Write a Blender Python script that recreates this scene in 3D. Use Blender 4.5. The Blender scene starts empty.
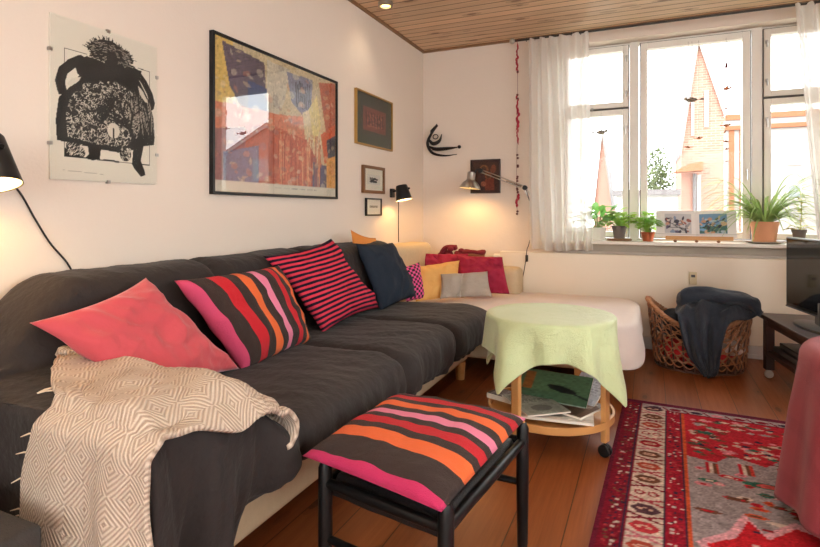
import bpy, bmesh, math, random
import numpy as np
from mathutils import Vector, noise, Matrix
random.seed(7); RNG = np.random.default_rng(7)
S = bpy.context.scene; COL = S.collection
PI = math.pi; sin = math.sin; cos = math.cos; R = math.radians
V3 = Vector

# ------------------------------------------------------------------ colour + materials
def lin1(c):
    c /= 255.0
    return c/12.92 if c <= .04045 else ((c+.055)/1.055)**2.4
def lin(c): return tuple(lin1(float(k)) for k in c)
def lin4(c): return lin(c)+(1.0,)
class NT:
    def __init__(s, name):
        s.m = bpy.data.materials.new(name); s.m.use_nodes = True
        s.t = s.m.node_tree; s.t.nodes.clear()
        s.out = s.n('ShaderNodeOutputMaterial')
    def n(s, typ, **kw):
        x = s.t.nodes.new(typ)
        for k, v in kw.items(): setattr(x, k, v)
        return x
    def l(s, a, b): s.t.links.new(a, b)
    def math(s, op, a, b=None, c=None):
        x = s.n('ShaderNodeMath', operation=op)
        for i, q in enumerate((a, b, c)):
            if q is None: continue
            if isinstance(q, (int, float)): x.inputs[i].default_value = q
            else: s.l(q, x.inputs[i])
        return x.outputs[0]
    def mix(s, f, a, b):
        x = s.n('ShaderNodeMix', data_type='RGBA')
        for i, q in ((0, f), (6, a), (7, b)):
            if isinstance(q, (int, float)): x.inputs[i].default_value = q
            elif isinstance(q, tuple): x.inputs[i].default_value = q
            else: s.l(q, x.inputs[i])
        return x.outputs[2]
    def bsdf(s, color=None, rough=.6, metal=0., spec=.5, sheen=0., coat=0., bump=None, bdist=.002, bstr=1.0):
        b = s.n('ShaderNodeBsdfPrincipled')
        if color is not None:
            if isinstance(color, tuple): b.inputs['Base Color'].default_value = color
            else: s.l(color, b.inputs['Base Color'])
        if isinstance(rough, (int, float)): b.inputs['Roughness'].default_value = rough
        else: s.l(rough, b.inputs['Roughness'])
        b.inputs['Metallic'].default_value = metal
        b.inputs['Specular IOR Level'].default_value = spec
        b.inputs['Sheen Weight'].default_value = sheen
        b.inputs['Coat Weight'].default_value = coat
        b.inputs['Coat Roughness'].default_value = .03
        if bump is not None:
            bp = s.n('ShaderNodeBump'); bp.inputs['Distance'].default_value = bdist; bp.inputs['Strength'].default_value = bstr
            s.l(bump, bp.inputs['Height']); s.l(bp.outputs[0], b.inputs['Normal'])
        s.l(b.outputs[0], s.out.inputs[0])
        return b
    def noise(s, vec, scale, detail=3, rough=.5):
        x = s.n('ShaderNodeTexNoise'); x.inputs['Scale'].default_value = scale
        x.inputs['Detail'].default_value = detail; x.inputs['Roughness'].default_value = rough
        if vec is not None: s.l(vec, x.inputs['Vector'])
        return x.outputs['Fac']
    def coord(s, k='Object'): return s.n('ShaderNodeTexCoord').outputs[k]
    def sep(s, v):
        x = s.n('ShaderNodeSeparateXYZ'); s.l(v, x.inputs[0]); return x.outputs
    def scale(s, v, sc):
        x = s.n('ShaderNodeMapping'); s.l(v, x.inputs['Vector']); x.inputs['Scale'].default_value = sc; return x.outputs[0]
    def ramp(s, f, stops, const=True):
        x = s.n('ShaderNodeValToRGB'); cr = x.color_ramp; cr.interpolation = 'CONSTANT' if const else 'LINEAR'
        while len(cr.elements) > 1: cr.elements.remove(cr.elements[-1])
        cr.elements[0].position = stops[0][0]; cr.elements[0].color = stops[0][1]
        for p, c in stops[1:]:
            e = cr.elements.new(p); e.color = c
        s.l(f, x.inputs[0]); return x.outputs[0]

def mat(name, c, rough=.6, var=.08, vs=12, bump=0., bs=150, metal=0., spec=.5, sheen=0., coat=0., stretch=None):
    t = NT(name); co = t.coord()
    if stretch: co = t.scale(co, stretch)
    a = lin(c); lo = tuple(k*(1-var) for k in a)+(1.,); hi = tuple(min(1, k*(1+var)) for k in a)+(1.,)
    col = t.mix(t.noise(co, vs, 4), lo, hi)
    t.bsdf(col, rough, metal, spec, sheen, coat, t.noise(co, bs, 3) if bump else None, bump)
    return t.m
def canvas_mat(name, rough=.6, coat=0., bump=0., bs=400, spec=.5, weave=.0):
    t = NT(name); a = t.n('ShaderNodeVertexColor', layer_name='Col'); co = t.coord()
    col = a.outputs[0]
    if weave:
        f = t.noise(co, bs, 2); col = t.mix(t.math('MULTIPLY', f, weave), col, (0.02, .015, .015, 1))
    t.bsdf(col, rough, 0, spec, 0, coat, t.noise(co, bs, 2) if bump else None, bump)
    return t.m
def emit_mat(name, c, st):
    t = NT(name); e = t.n('ShaderNodeEmission'); e.inputs[0].default_value = lin4(c); e.inputs[1].default_value = st
    t.l(e.outputs[0], t.out.inputs[0]); return t.m

# ------------------------------------------------------------------ objects
ORG = {}
def tag(o, label=None, cat=None, group=None, kind=None):
    if label: o['label'] = label
    if cat: o['category'] = cat
    if group: o['group'] = group
    if kind: o['kind'] = kind
    return o
def thing(name, label, cat, loc, group=None):
    o = bpy.data.objects.new(name, None); COL.objects.link(o); o.location = loc; o.empty_display_size = .05
    ORG[o] = V3(loc); return tag(o, label, cat, group)
def mk(name, V, F, m, parent=None, smooth=True, uv=None, cols=None, solid=0., off=-1., sub=0, bevel=0.):
    V = [V3(v) for v in V]
    if parent is not None: org = ORG[parent]
    else:
        xs = [v.x for v in V]; ys = [v.y for v in V]; zs = [v.z for v in V]
        org = V3(((min(xs)+max(xs))/2, (min(ys)+max(ys))/2, min(zs)))
    me = bpy.data.meshes.new(name)
    me.from_pydata([v-org for v in V], [], F)
    if uv is not None:
        lay = me.uv_layers.new(name='UVMap')
        li = np.empty(len(me.loops), dtype=np.int32); me.loops.foreach_get('vertex_index', li)
        lay.data.foreach_set('uv', np.asarray(uv, dtype=np.float32)[li].ravel())
    if cols is not None:
        ca = me.color_attributes.new('Col', 'FLOAT_COLOR', 'POINT')
        c4 = np.ones((len(V), 4), dtype=np.float32); c4[:, :3] = cols
        ca.data.foreach_set('color', c4.ravel())
    me.polygons.foreach_set('use_smooth', [smooth]*len(me.polygons))
    for q in (m if isinstance(m, (list, tuple)) else [m]): me.materials.append(q)
    me.update()
    o = bpy.data.objects.new(name, me); COL.objects.link(o)
    if parent is not None: o.parent = parent
    else: o.location = org
    ORG[o] = org
    if bevel:
        b = o.modifiers.new('bevel', 'BEVEL'); b.width = bevel; b.segments = 2; b.limit_method = 'ANGLE'
    if solid:
        b = o.modifiers.new('solid', 'SOLIDIFY'); b.thickness = solid; b.offset = off
    if sub:
        b = o.modifiers.new('sub', 'SUBSURF'); b.levels = sub; b.render_levels = sub
    return o
class MB:
    """collects the shapes of ONE part"""
    def __init__(s): s.V = []; s.F = []
    def add(s, V, F):
        k = len(s.V); s.V += [V3(v) for v in V]; s.F += [tuple(i+k for i in f) for f in F]; return s
    def box(s, x0, y0, z0, x1, y1, z1):
        return s.add([(x0,y0,z0),(x1,y0,z0),(x1,y1,z0),(x0,y1,z0),(x0,y0,z1),(x1,y0,z1),(x1,y1,z1),(x0,y1,z1)],
                     [(0,3,2,1),(4,5,6,7),(0,1,5,4),(1,2,6,5),(2,3,7,6),(3,0,4,7)])
    def hexa(s, P):   # 4 bottom, 4 top, counter-clockwise from above
        return s.add(P, [(0,3,2,1),(4,5,6,7),(0,1,5,4),(1,2,6,5),(2,3,7,6),(3,0,4,7)])
    def obox(s, c, ax, ay, hx, hy, z0, z1):
        ax = V3(ax).normalized(); ay = V3(ay).normalized(); c = V3(c)
        q = [c-ax*hx-ay*hy, c+ax*hx-ay*hy, c+ax*hx+ay*hy, c-ax*hx+ay*hy]
        return s.hexa([(p.x,p.y,z0) for p in q]+[(p.x,p.y,z1) for p in q])
    def tube(s, P, r, n=8, closed=False, cap=True):
        P = [V3(p) for p in P]; N = len(P); rr = r if isinstance(r, (list, tuple)) else [r]*N
        V = []; F = []; up = None
        for i in range(N):
            a = P[(i-1) % N] if (closed or i) else P[i]; b = P[(i+1) % N] if (closed or i < N-1) else P[i]
            t = (b-a)
            t = t.normalized() if t.length > 1e-9 else V3((0,0,1))
            if up is None:
                up = V3((0,0,1)) if abs(t.z) < .9 else V3((1,0,0))
            x = t.cross(up)
            if x.length < 1e-4: x = t.cross(V3((0.3,1,0.2)))
            x.normalize(); y = x.cross(t); up = y.normalized()
            for k in range(n):
                an = 2*PI*k/n; V.append(P[i]+x*(cos(an)*rr[i])+y*(sin(an)*rr[i]))
        for i in range(N if closed else N-1):
            for k in range(n):
                j = (i+1) % N
                F.append((i*n+k, i*n+(k+1) % n, j*n+(k+1) % n, j*n+k))
        if cap and not closed:
            F.append(tuple(range(n-1, -1, -1))); F.append(tuple((N-1)*n+k for k in range(n)))
        return s.add(V, F)
    def lathe(s, prof, c=(0,0,0), n=28, axis=(0,0,1), caps=True):
        az = V3(axis).normalized(); ax = V3((1,0,0)) if abs(az.x) < .9 else V3((0,1,0))
        ax = (ax-az*ax.dot(az)).normalized(); ay = az.cross(ax); c = V3(c); V = []; F = []
        for r, z in prof:
            for k in range(n):
                a = 2*PI*k/n; V.append(c+az*z+ax*(r*cos(a))+ay*(r*sin(a)))
        for i in range(len(prof)-1):
            for k in range(n):
                F.append((i*n+k, i*n+(k+1) % n, (i+1)*n+(k+1) % n, (i+1)*n+k))
        if caps:
            F.append(tuple(range(n-1,-1,-1))); F.append(tuple((len(prof)-1)*n+k for k in range(n)))
        return s.add(V, F)
    def ball(s, c, r, n=12, sq=(1,1,1)):
        prof = [(max(1e-4, r*sin(PI*i/8)), -r*cos(PI*i/8)) for i in range(9)]
        k = len(s.V); s.lathe(prof, (0,0,0), n); c = V3(c)
        for i in range(k, len(s.V)):
            v = s.V[i]; s.V[i] = V3((v.x*sq[0], v.y*sq[1], v.z*sq[2]))+c
        return s
    def prism(s, poly, d):   # poly: 3D points, d: extrusion vector
        n = len(poly); d = V3(d); P = [V3(p) for p in poly]
        return s.add(P+[p+d for p in P], [tuple(range(n-1,-1,-1)), tuple(range(n,2*n))]+[(i,(i+1) % n,n+(i+1) % n,n+i) for i in range(n)])
    def build(s, name, m, parent=None, smooth=True, **k):
        o = mk(name, s.V, s.F, m, parent, smooth, **k)
        bm = bmesh.new(); bm.from_mesh(o.data); bmesh.ops.recalc_face_normals(bm, faces=bm.faces); bm.to_mesh(o.data); bm.free()
        if smooth:
            try: o.data.set_sharp_from_angle(angle=R(38))
            except Exception: pass
        return o
def gridF(nu, nv, cu=False):
    F = []
    for j in range(nv-1):
        for i in range(nu if cu else nu-1):
            F.append((j*nu+i, j*nu+(i+1) % nu, (j+1)*nu+(i+1) % nu, (j+1)*nu+i))
    return F
def sst(a, b, x):
    t = max(0., min(1., (x-a)/(b-a))); return t*t*(3-2*t)
def lerp(a, b, t): return a+(b-a)*t
def nz(x, y, z=0., sc=1.): return noise.noise(V3((x*sc, y*sc, z*sc)))
def spl(P, n):
    """Catmull-Rom through P, n points"""
    P = [V3(p) for p in P]; Q = [P[0]*2-P[1]]+P+[P[-1]*2-P[-2]]; out = []; m = len(P)-1
    for k in range(n):
        s = k/(n-1)*m; i = min(int(s), m-1); t = s-i; a, b, c, d = Q[i:i+4]
        out.append(.5*((2*b)+(c-a)*t+(2*a-5*b+4*c-d)*t*t+(3*b-a-3*c+d)*t**3))
    return out
def pillow(name, label, cat, C4, th, m, n=44, pinch=.07, wr=.006, seed=0, group=None, sag=0., pw=.5, back=.6, fold=None):
    """soft cushion between four corners TL TR BR BL"""
    TL, TR, BR, BL = [V3(c) for c in C4]
    N = (BL-TL).cross(TR-TL).normalized()
    V = []; UV = []; F = []; W = (TR-TL).length
    for side in (1, -1):
        for j in range(n):
            for i in range(n):
                u = i/(n-1); v = j/(n-1); a = 2*u-1; b = 2*v-1
                uu = .5+.5*a*(1-pinch*(1-b*b)); vv = .5+.5*b*(1-pinch*(1-a*a))
                P = TL.lerp(TR, uu).lerp(BL.lerp(BR, uu), vv)
                h = max(0., (1-a**4)*(1-b**4))**pw
                h *= (1-.35*(a*a+b*b)/2)
                h *= 1+sag*b
                k = th*h*(1 if side > 0 else back)
                e = nz(u*3.1+seed, v*2.3, seed*1.7)*wr*1.6+nz(u*8+seed, v*6+a*b*3, 3+seed)*wr
                r_ = math.atan2(b, a); e += sin(r_*9+seed)*wr*.55*min(1, math.hypot(a, b))**3
                if fold: e += fold(u, v)
                e *= min(1., h*1.8)
                P = P+N*side*(k+e)
                V.append(P); UV.append((u, v))
    g = gridF(n, n)
    F = [tuple(reversed(f)) for f in g]+[tuple(i+n*n for i in f) for f in g]
    # join the rims
    rim = [i for i in range(n)]+[j*n+n-1 for j in range(1, n)]+[(n-1)*n+i for i in range(n-2, -1, -1)]+[j*n for j in range(n-2, 0, -1)]
    for q in range(len(rim)):
        a = rim[q]; b = rim[(q+1) % len(rim)]; F.append((a, b, b+n*n, a+n*n))
    o = mk(name, V, F, m, None, True, uv=UV); tag(o, label, cat, group)
    bm = bmesh.new(); bm.from_mesh(o.data); bmesh.ops.remove_doubles(bm, verts=bm.verts, dist=2e-4)
    bmesh.ops.recalc_face_normals(bm, faces=bm.faces); bm.to_mesh(o.data); bm.free()
    return o
def drape(name, c, rad, z, hang, flare, fold, nf, m, parent=None, seed=0, er=.02, nth=160, rings=10, nh=18, solid=.004, rot=0., ztop=None):
    """cloth lying on an outline and hanging down round it"""
    V = []; UV = []
    def out(th, r, zz):
        V.append((c[0]+r*cos(th), c[1]+r*sin(th), zz)); UV.append((r*cos(th-rot), r*sin(th-rot)))
    rows = 0
    for k in range(rings):
        f = .02+(.98)*k/(rings-1)
        for i in range(nth):
            th = 2*PI*i/nth; r = (rad(th)-er)*f
            out(th, r, z+(ztop(r*cos(th)+c[0], r*sin(th)+c[1]) if ztop else 0)+nz(r*cos(th), r*sin(th), seed, 5)*.002)
        rows += 1
    for k in range(1, nh+1):
        s = k/nh
        for i in range(nth):
            th = 2*PI*i/nth; R0 = rad(th); H = hang(th); d = s*H
            q = min(1., d/(er*1.57)); an = q*PI/2
            r = R0-er+er*sin(an); zz = z-er*(1-cos(an))
            if d > er*1.57:
                e = d-er*1.57; zz -= e*.985
                w = min(1., e/.18)
                r += flare(th)*e+fold*w*(.6*sin(nf*th+seed+1.3*sin(2*th+seed))+.9*nz(cos(th)*2.6, sin(th)*2.6, seed+s*.4, 1.3))
            out(th, r, zz)
            UV[-1] = ((R0+d)*cos(th-rot), (R0+d)*sin(th-rot))
        rows += 1
    F = gridF(nth, rows, True)
    F.append(tuple(range(nth-1, -1, -1)))
    o = mk(name, V, F, m, parent, True, uv=UV, solid=solid)
    bm = bmesh.new(); bm.from_mesh(o.data); bmesh.ops.recalc_face_normals(bm, faces=bm.faces); bm.to_mesh(o.data); bm.free()
    return o
class Canvas:
    """paints a small picture into vertex colours of a grid"""
    def __init__(s, w, h, bg):
        s.w, s.h = w, h; s.A = np.empty((h, w, 3)); s.A[:] = lin(bg)
        s.U, s.W = np.meshgrid(np.linspace(0, 1, w), np.linspace(0, 1, h))   # W: 0 top .. 1 bottom
    def inside(s, P):
        m = np.zeros(s.U.shape, bool); n = len(P)
        for i in range(n):
            x0, y0 = P[i]; x1, y1 = P[(i+1) % n]
            if y0 == y1: continue
            c = ((s.W >= y0) != (s.W >= y1)) & (s.U < (x1-x0)*(s.W-y0)/(y1-y0)+x0)
            m ^= c
        return m
    def poly(s, P, c, a=1., clip=None):
        m = s.inside(P)
        if clip is not None: m &= clip
        s.A[m] = s.A[m]*(1-a)+np.array(lin(c))*a; return m
    def ell(s, x, y, rx, ry, c, rot=0., a=1., clip=None):
        dx = s.U-x; dy = s.W-y; p = dx*cos(rot)+dy*sin(rot); q = -dx*sin(rot)+dy*cos(rot)
        m = (p/rx)**2+(q/ry)**2 < 1
        if clip is not None: m &= clip
        s.A[m] = s.A[m]*(1-a)+np.array(lin(c))*a; return m
    def line(s, P, wd, c, asp=1., clip=None):
        for (x0, y0), (x1, y1) in zip(P[:-1], P[1:]):
            dx, dy = x1-x0, (y1-y0)*asp; L = dx*dx+dy*dy+1e-12
            t = np.clip(((s.U-x0)*dx+(s.W-y0)*asp*dy)/L, 0, 1)
            m = (s.U-x0-t*dx)**2+((s.W-y0)*asp-t*dy)**2 < wd*wd
            if clip is not None: m &= clip
            s.A[m] = lin(c)
    def rect(s, x0, y0, x1, y1, c, a=1., clip=None): return s.poly([(x0,y0),(x1,y0),(x1,y1),(x0,y1)], c, a, clip)
    def noise(s, amt, px=1, seed=1):
        r = np.random.default_rng(seed); g = r.normal(0, amt, (s.h//px+2, s.w//px+2, 1))
        s.A *= np.clip(1+np.repeat(np.repeat(g, px, 0), px, 1)[:s.h, :s.w], .3, 1.8)
    def build(s, name, O, eu, ev, m, parent=None):
        """O: top corner, eu: along the width, ev: down"""
        O = V3(O); eu = V3(eu); ev = V3(ev); V = []
        for j in range(s.h):
            b = O+ev*(j/(s.h-1))
            for i in range(s.w): V.append(b+eu*(i/(s.w-1)))
        F = [tuple(reversed(f)) for f in gridF(s.w, s.h)]
        return mk(name, V, F, m, parent, True, cols=s.A.reshape(-1, 3))
# ================================================================== CAMERA
cd = bpy.data.cameras.new('camera'); cam = bpy.data.objects.new('camera', cd); COL.objects.link(cam)
cam.location = (1.867, 0, 1.045); cam.rotation_euler = (R(90), 0, R(23.8))
cd.sensor_width = 36; cd.lens = 540/820*36; cd.shift_y = (212-273.5)/820; cd.clip_start = .02
S.camera = cam

# ================================================================== MATERIALS
def plaster(name, c, var=.035):
    t = NT(name); co = t.coord(); a = lin(c)
    f = t.noise(co, 1.6, 5); col = t.mix(f, tuple(k*(1-var) for k in a)+(1,), tuple(min(1, k*(1+var)) for k in a)+(1,))
    h = t.math('ADD', t.noise(co, 9, 4), t.math('MULTIPLY', t.noise(co, 90, 2), .25))
    t.bsdf(col, .85, spec=.25, bump=h, bdist=.006, bstr=.5); return t.m
M = {}
M['wall'] = plaster('wall_plaster', (224, 211, 198))
M['trim'] = mat('white_paint', (232, 226, 216), .45, .03, 3)
M['frame'] = mat('window_paint', (234, 229, 220), .4, .05, 3)
M['rad'] = mat('radiator_paint', (232, 218, 198), .42, .03, 2)
M['gasket'] = mat('gasket', (96, 92, 86), .6)

def boards(name, axis, width, base, dark, gap, off, rough, knots, coat=0., spread=.25):
    """planed boards: axis = index of the coordinate across the boards (object coords, origin world)"""
    t = NT(name); g = t.n('ShaderNodeNewGeometry').outputs['Position']; s = t.sep(g)
    a = t.math('DIVIDE', t.math('ADD', s[axis], off), width)
    idn = t.math('FLOOR', a); fr = t.math('FRACT', a)
    along = s[1-axis]
    cmb = t.n('ShaderNodeCombineXYZ'); t.l(s[axis], cmb.inputs[0]); t.l(along, cmb.inputs[1]); t.l(t.math('MULTIPLY', idn, 3.7), cmb.inputs[2])
    vec = cmb.outputs[0]
    wn = t.n('ShaderNodeTexWhiteNoise', noise_dimensions='1D'); t.l(idn, wn.inputs['W'])
    grain = t.noise(t.scale(vec, (26, 1.3, 1)), 2.4, 6, .62)
    fine = t.noise(t.scale(vec, (160, 4, 1)), 1.5, 3)
    col = t.mix(grain, lin4(base), lin4(dark))
    v = t.math('ADD', t.math('MULTIPLY', t.math('SUBTRACT', wn.outputs['Value'], .5), spread*2), 1.)
    v = t.math('MULTIPLY', v, t.math('ADD', .85, t.math('MULTIPLY', fine, .3)))
    mul = t.n('ShaderNodeMix', data_type='RGBA', blend_type='MULTIPLY'); mul.inputs[0].default_value = 1
    vv = t.n('ShaderNodeCombineXYZ')
    for i in range(3): t.l(v, vv.inputs[i])
    t.l(col, mul.inputs[6]); t.l(vv.outputs[0], mul.inputs[7]); col = mul.outputs[2]
    if knots:
        vo = t.n('ShaderNodeTexVoronoi'); vo.inputs['Scale'].default_value = 1.0
        t.l(t.scale(vec, (9, 3.2, 1)), vo.inputs['Vector'])
        k = t.math('LESS_THAN', vo.outputs['Distance'], .12)
        k2 = t.math('MULTIPLY', t.math('LESS_THAN', vo.outputs['Distance'], .24), .35)
        col = t.mix(t.math('MULTIPLY', t.math('MAXIMUM', k, k2), .75), col, lin4(knots))
    e = t.math('MINIMUM', fr, t.math('SUBTRACT', 1., fr))
    gm = t.math('LESS_THAN', e, gap)
    col = t.mix(t.math('MULTIPLY', gm, .8), col, (.02, .012, .008, 1))
    rr = t.math('ADD', rough, t.math('MULTIPLY', t.math('SUBTRACT', grain, .5), .15))
    t.bsdf(col, rr, spec=.5, coat=coat, bump=t.math('ADD', t.math('MULTIPLY', t.math('GREATER_THAN', e, gap), 1.), t.math('MULTIPLY', grain, .12)), bdist=.002)
    return t.m
M['floor'] = boards('floor_boards', 0, .17, (160, 92, 50), (112, 56, 28), .012, .083, .34, (60, 30, 16), spread=.2)
M['ceil'] = boards('ceiling_boards', 1, .090, (228, 200, 168), (188, 150, 114), .055, .02, .5, (92, 52, 28), spread=.13)

def glass_mat(name, ior=1.5, rough=0.):
    t = NT(name); tr = t.n('ShaderNodeBsdfTransparent'); tr.inputs[0].default_value = (.97, .98, .97, 1)
    gl = t.n('ShaderNodeBsdfGlossy'); gl.inputs['Roughness'].default_value = rough
    fr = t.n('ShaderNodeFresnel'); fr.inputs['IOR'].default_value = ior
    bf = t.n('ShaderNodeNewGeometry').outputs['Backfacing']
    mx = t.n('ShaderNodeMixShader'); t.l(t.math('MULTIPLY', fr.outputs[0], t.math('SUBTRACT', 1., bf)), mx.inputs[0]); t.l(tr.outputs[0], mx.inputs[1]); t.l(gl.outputs[0], mx.inputs[2])
    t.l(mx.outputs[0], t.out.inputs[0]); return t.m
M['pane'] = glass_mat('window_glass', 1.25)
M['picglass'] = glass_mat('picture_glass', 1.9)
M['clipglass'] = glass_mat('clip_glass', 1.35, .12)
M['black'] = mat('black_lacquer', (14, 14, 15), .38, .1, spec=.35)
M['blackmetal'] = mat('black_metal', (30, 30, 32), .42, .1, metal=.3)
M['steel'] = mat('brushed_steel', (180, 176, 170), .3, .06, metal=.95)
M['chrome'] = mat('chrome', (200, 198, 194), .18, .03, metal=1.)
M['cord'] = mat('black_cord', (24, 23, 24), .6)
M['pinkwood'] = mat('birch_wood', (206, 152, 92), .42, .12, 6, stretch=(1, 1, .1))
M['darkwood'] = mat('dark_wood', (62, 42, 36), .4, .22, 8, stretch=(.2, 1, 1))
M['gold'] = mat('gilt_wood', (172, 132, 66), .4, .12, 20, metal=.35)
M['paper'] = mat('paper', (232, 226, 214), .7, .03)
M['bulb'] = emit_mat('lamp_bulb', (255, 206, 120), 9)
M['warmwhite'] = mat('lamp_inside', (240, 232, 214), .5, .02)

# ================================================================== ROOM SHELL
RX, RY0, W, H = 4.2, -2.4, 4.53, 2.5
WX0, WX1, WZ0, WZ1 = 1.15, 3.21, .80, 2.40
def struct(o): return tag(o, kind='structure')
struct(MB().box(-.2, RY0-.2, -.12, RX+.2, W+.33, 0).build('floor', M['floor'], smooth=False))
struct(MB().box(-.2, RY0-.2, H, RX+.2, W+.33, H+.1).build('ceiling', M['ceil'], smooth=False))
struct(MB().box(-.2, RY0-.2, 0, 0, W+.33, H).build('wall_left', M['wall'], smooth=False))
b = MB(); ry0, ry1, rz0, rz1 = -1.7, 2.1, .75, 2.25
b.box(RX, RY0-.2, 0, RX+.2, ry0, H).box(RX, ry1, 0, RX+.2, W+.33, H).box(RX, ry0, 0, RX+.2, ry1, rz0).box(RX, ry0, rz1, RX+.2, ry1, H)
struct(b.build('wall_right', M['wall'], smooth=False))
w3 = MB()
for y in (ry0, (ry0+ry1)/2-.04, ry1-.08): w3.box(RX+.06, y, rz0, RX+.12, y+.08, rz1)
w3.box(RX+.06, ry0, rz0, RX+.12, ry1, rz0+.07).box(RX+.06, ry0, rz1-.07, RX+.12, ry1, rz1)
w3 = struct(w3.build('fill_window_right', M['frame'], smooth=False))  # out of view, added to throw soft light on the left wall
MB().box(RX+.088, ry0+.05, rz0+.04, RX+.093, ry1-.05, rz1-.04).build('pane', M['pane'], w3, False)
b = MB(); T = .22
b.box(0, W, 0, WX0, W+T, H).box(WX1, W, 0, RX, W+T, H).box(WX0, W, 0, WX1, W+T, WZ0-.03).box(WX0, W, WZ1, WX1, W+T, H)
struct(b.build('wall_back', M['wall'], smooth=False))
# wall behind the camera, with an unseen window added for fill light
b = MB(); bx0, bx1, bz0, bz1 = .7, 3.6, .55, 2.25
b.box(0, RY0-.2, 0, bx0, RY0, H).box(bx1, RY0-.2, 0, RX, RY0, H).box(bx0, RY0-.2, 0, bx1, RY0, bz0).box(bx0, RY0-.2, bz1, bx1, RY0, H)
struct(b.build('wall_front', M['wall'], smooth=False))
w2 = MB()
for x in (bx0, (bx0+bx1)/2-.04, bx1-.08): w2.box(x, RY0-.12, bz0, x+.08, RY0-.06, bz1)
w2.box(bx0, RY0-.12, bz0, bx1, RY0-.06, bz0+.07).box(bx0, RY0-.12, bz1-.07, bx1, RY0-.06, bz1)
w2 = struct(w2.build('fill_window_rear', M['frame'], smooth=False))  # unseen, added to brighten the room from behind
MB().box(bx0+.05, RY0-.093, bz0+.04, bx1-.05, RY0-.088, bz1-.04).build('pane', M['pane'], w2, False)
# skirting
struct(MB().box(0, W-.022, 0, RX, W, .095).box(0, W-.028, 0, RX, W, .03).build('baseboard_back', M['trim'], smooth=False, bevel=.003))
struct(MB().box(0, RY0, 0, .022, W-.022, .095).build('baseboard_left', M['trim'], smooth=False, bevel=.003))
M['ceiltrim'] = mat('ceiling_trim', (132, 98, 66), .5, .15, 5)
struct(MB().box(0, RY0, H-.018, .02, W, H).build('trim_1', M['ceiltrim'], smooth=False))
struct(MB().box(0, W-.02, H-.018, RX, W, H).build('trim_2', M['ceiltrim'], smooth=False))

# ------------------------------------------------------------------ the big window
FY0, FY1 = 4.665, 4.735
win = MB()
win.box(WX0, FY0, WZ0, WX0+.05, FY1, WZ1).box(WX1-.05, FY0, WZ0, WX1, FY1, WZ1)
win.box(WX0, FY0, WZ0, WX1, FY1, WZ0+.035).box(WX0, FY0, WZ1-.02, WX1, FY1, WZ1)
for a, c in ((1.73, 1.80), (2.565, 2.632)): win.box(a, FY0-.012, WZ0, c, FY1, WZ1)
win = struct(win.build('window_1', M['frame'], smooth=False, bevel=.004))
def sash(x0, x1, z0, z1, w, handle=None, y0=FY0-.028, y1=FY1-.025):
    s = MB()
    s.box(x0, y0, z0, x0+w, y1, z1).box(x1-w, y0, z0, x1, y1, z1).box(x0+w, y0, z0, x1-w, y1, z0+w).box(x0+w, y0, z1-w, x1-w, y1, z1)
    o = s.build('window_sash', M['frame'], win, False, bevel=.004)
    g = MB(); q = .006
    for (a, c, d, e) in ((x0-q, x0, z0-q, z1+q), (x1, x1+q, z0-q, z1+q), (x0, x1, z0-q, z0), (x0, x1, z1, z1+q)):
        g.box(a, FY0-.014, d, c, FY0+.03, e)
    g.build('gasket', M['gasket'], o, False)
    MB().box(x0+w-.005, y0+.03, z0+w-.005, x1-w+.005, y0+.036, z1-w+.005).build('pane', M['pane'], o, False)
    if handle:
        h = MB()
        for hx, hz, L in handle:
            h.box(hx-.008, y0-.012, hz-.012, hx+.008, y0, hz+.012).tube([(hx, y0-.01, hz), (hx, y0-.022, hz), (hx, y0-.026, hz-L)], .005, 6)
        h.build('handle', M['steel'], o)
    return o
sash(1.812, 2.553, .845, 2.376, .05, [(2.535, 1.35, .07)])
sash(1.205, 1.722, 1.885, 2.376, .043, [(1.709, 2.0, .04), (1.709, 2.28, .04)])
sash(1.205, 1.722, .845, 1.868, .043, [(1.709, 1.72, .06), (1.45, 1.88, .02)])
sash(2.64, 3.155, 1.885, 2.376, .043, [(2.655, 2.0, .04), (2.655, 2.28, .04)])
sash(2.64, 3.155, .845, 1.868, .043, [(2.655, 1.72, .06)])
struct(MB().box(WX0-.05, 4.385, .797, WX1+.05, FY0+.02, .822).build('trim_3', M['trim'], smooth=False, bevel=.004))
M['apron'] = mat('sill_shade', (176, 166, 150), .6, .05)  # greyer tone stands for the shaded wall below the sill
struct(MB().box(WX0-.03, 4.50, .735, WX1+.03, W, .797).build('sill_shade_strip', M['apron'], smooth=False))  # strip that paints in the shadow under the sill

# ------------------------------------------------------------------ outside
M['snowy'] = mat('pale_ground', (150, 148, 140), .9)
def brick(name, c, mortar, sc=1.):
    t = NT(name); co = t.coord('Object'); x = t.n('ShaderNodeTexBrick')
    mp = t.n('ShaderNodeMapping'); t.l(co, mp.inputs[0]); mp.inputs['Rotation'].default_value = (R(90), 0, 0); t.l(mp.outputs[0], x.inputs[0])
    x.inputs['Color1'].default_value = lin4(c); x.inputs['Color2'].default_value = lin4(tuple(k*.88 for k in c)); x.inputs['Mortar'].default_value = lin4(mortar)
    x.inputs['Scale'].default_value = sc; x.inputs['Brick Width'].default_value = .24; x.inputs['Row Height'].default_value = .075; x.inputs['Mortar Size'].default_value = .01
    t.bsdf(x.outputs[0], .85, spec=.2); return t.m
M['brick'] = brick('red_brick', (168, 120, 104), (172, 140, 126), 1.5)
M['slate'] = mat('slate_roof', (104, 98, 98), .7, .12, 3)
M['render'] = mat('white_render', (168, 164, 160), .8, .03)
M['orangebrick'] = mat('orange_brick', (150, 92, 62), .8, .12, 3)
M['greyglass'] = mat('far_window', (140, 146, 150), .3, .1, 1)
M['bark'] = mat('bark', (92, 76, 60), .9, .2)
struct(MB().box(-30, 4.9, -.72, 40, 60, -.6).build('ground', M['snowy'], smooth=False))

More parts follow.
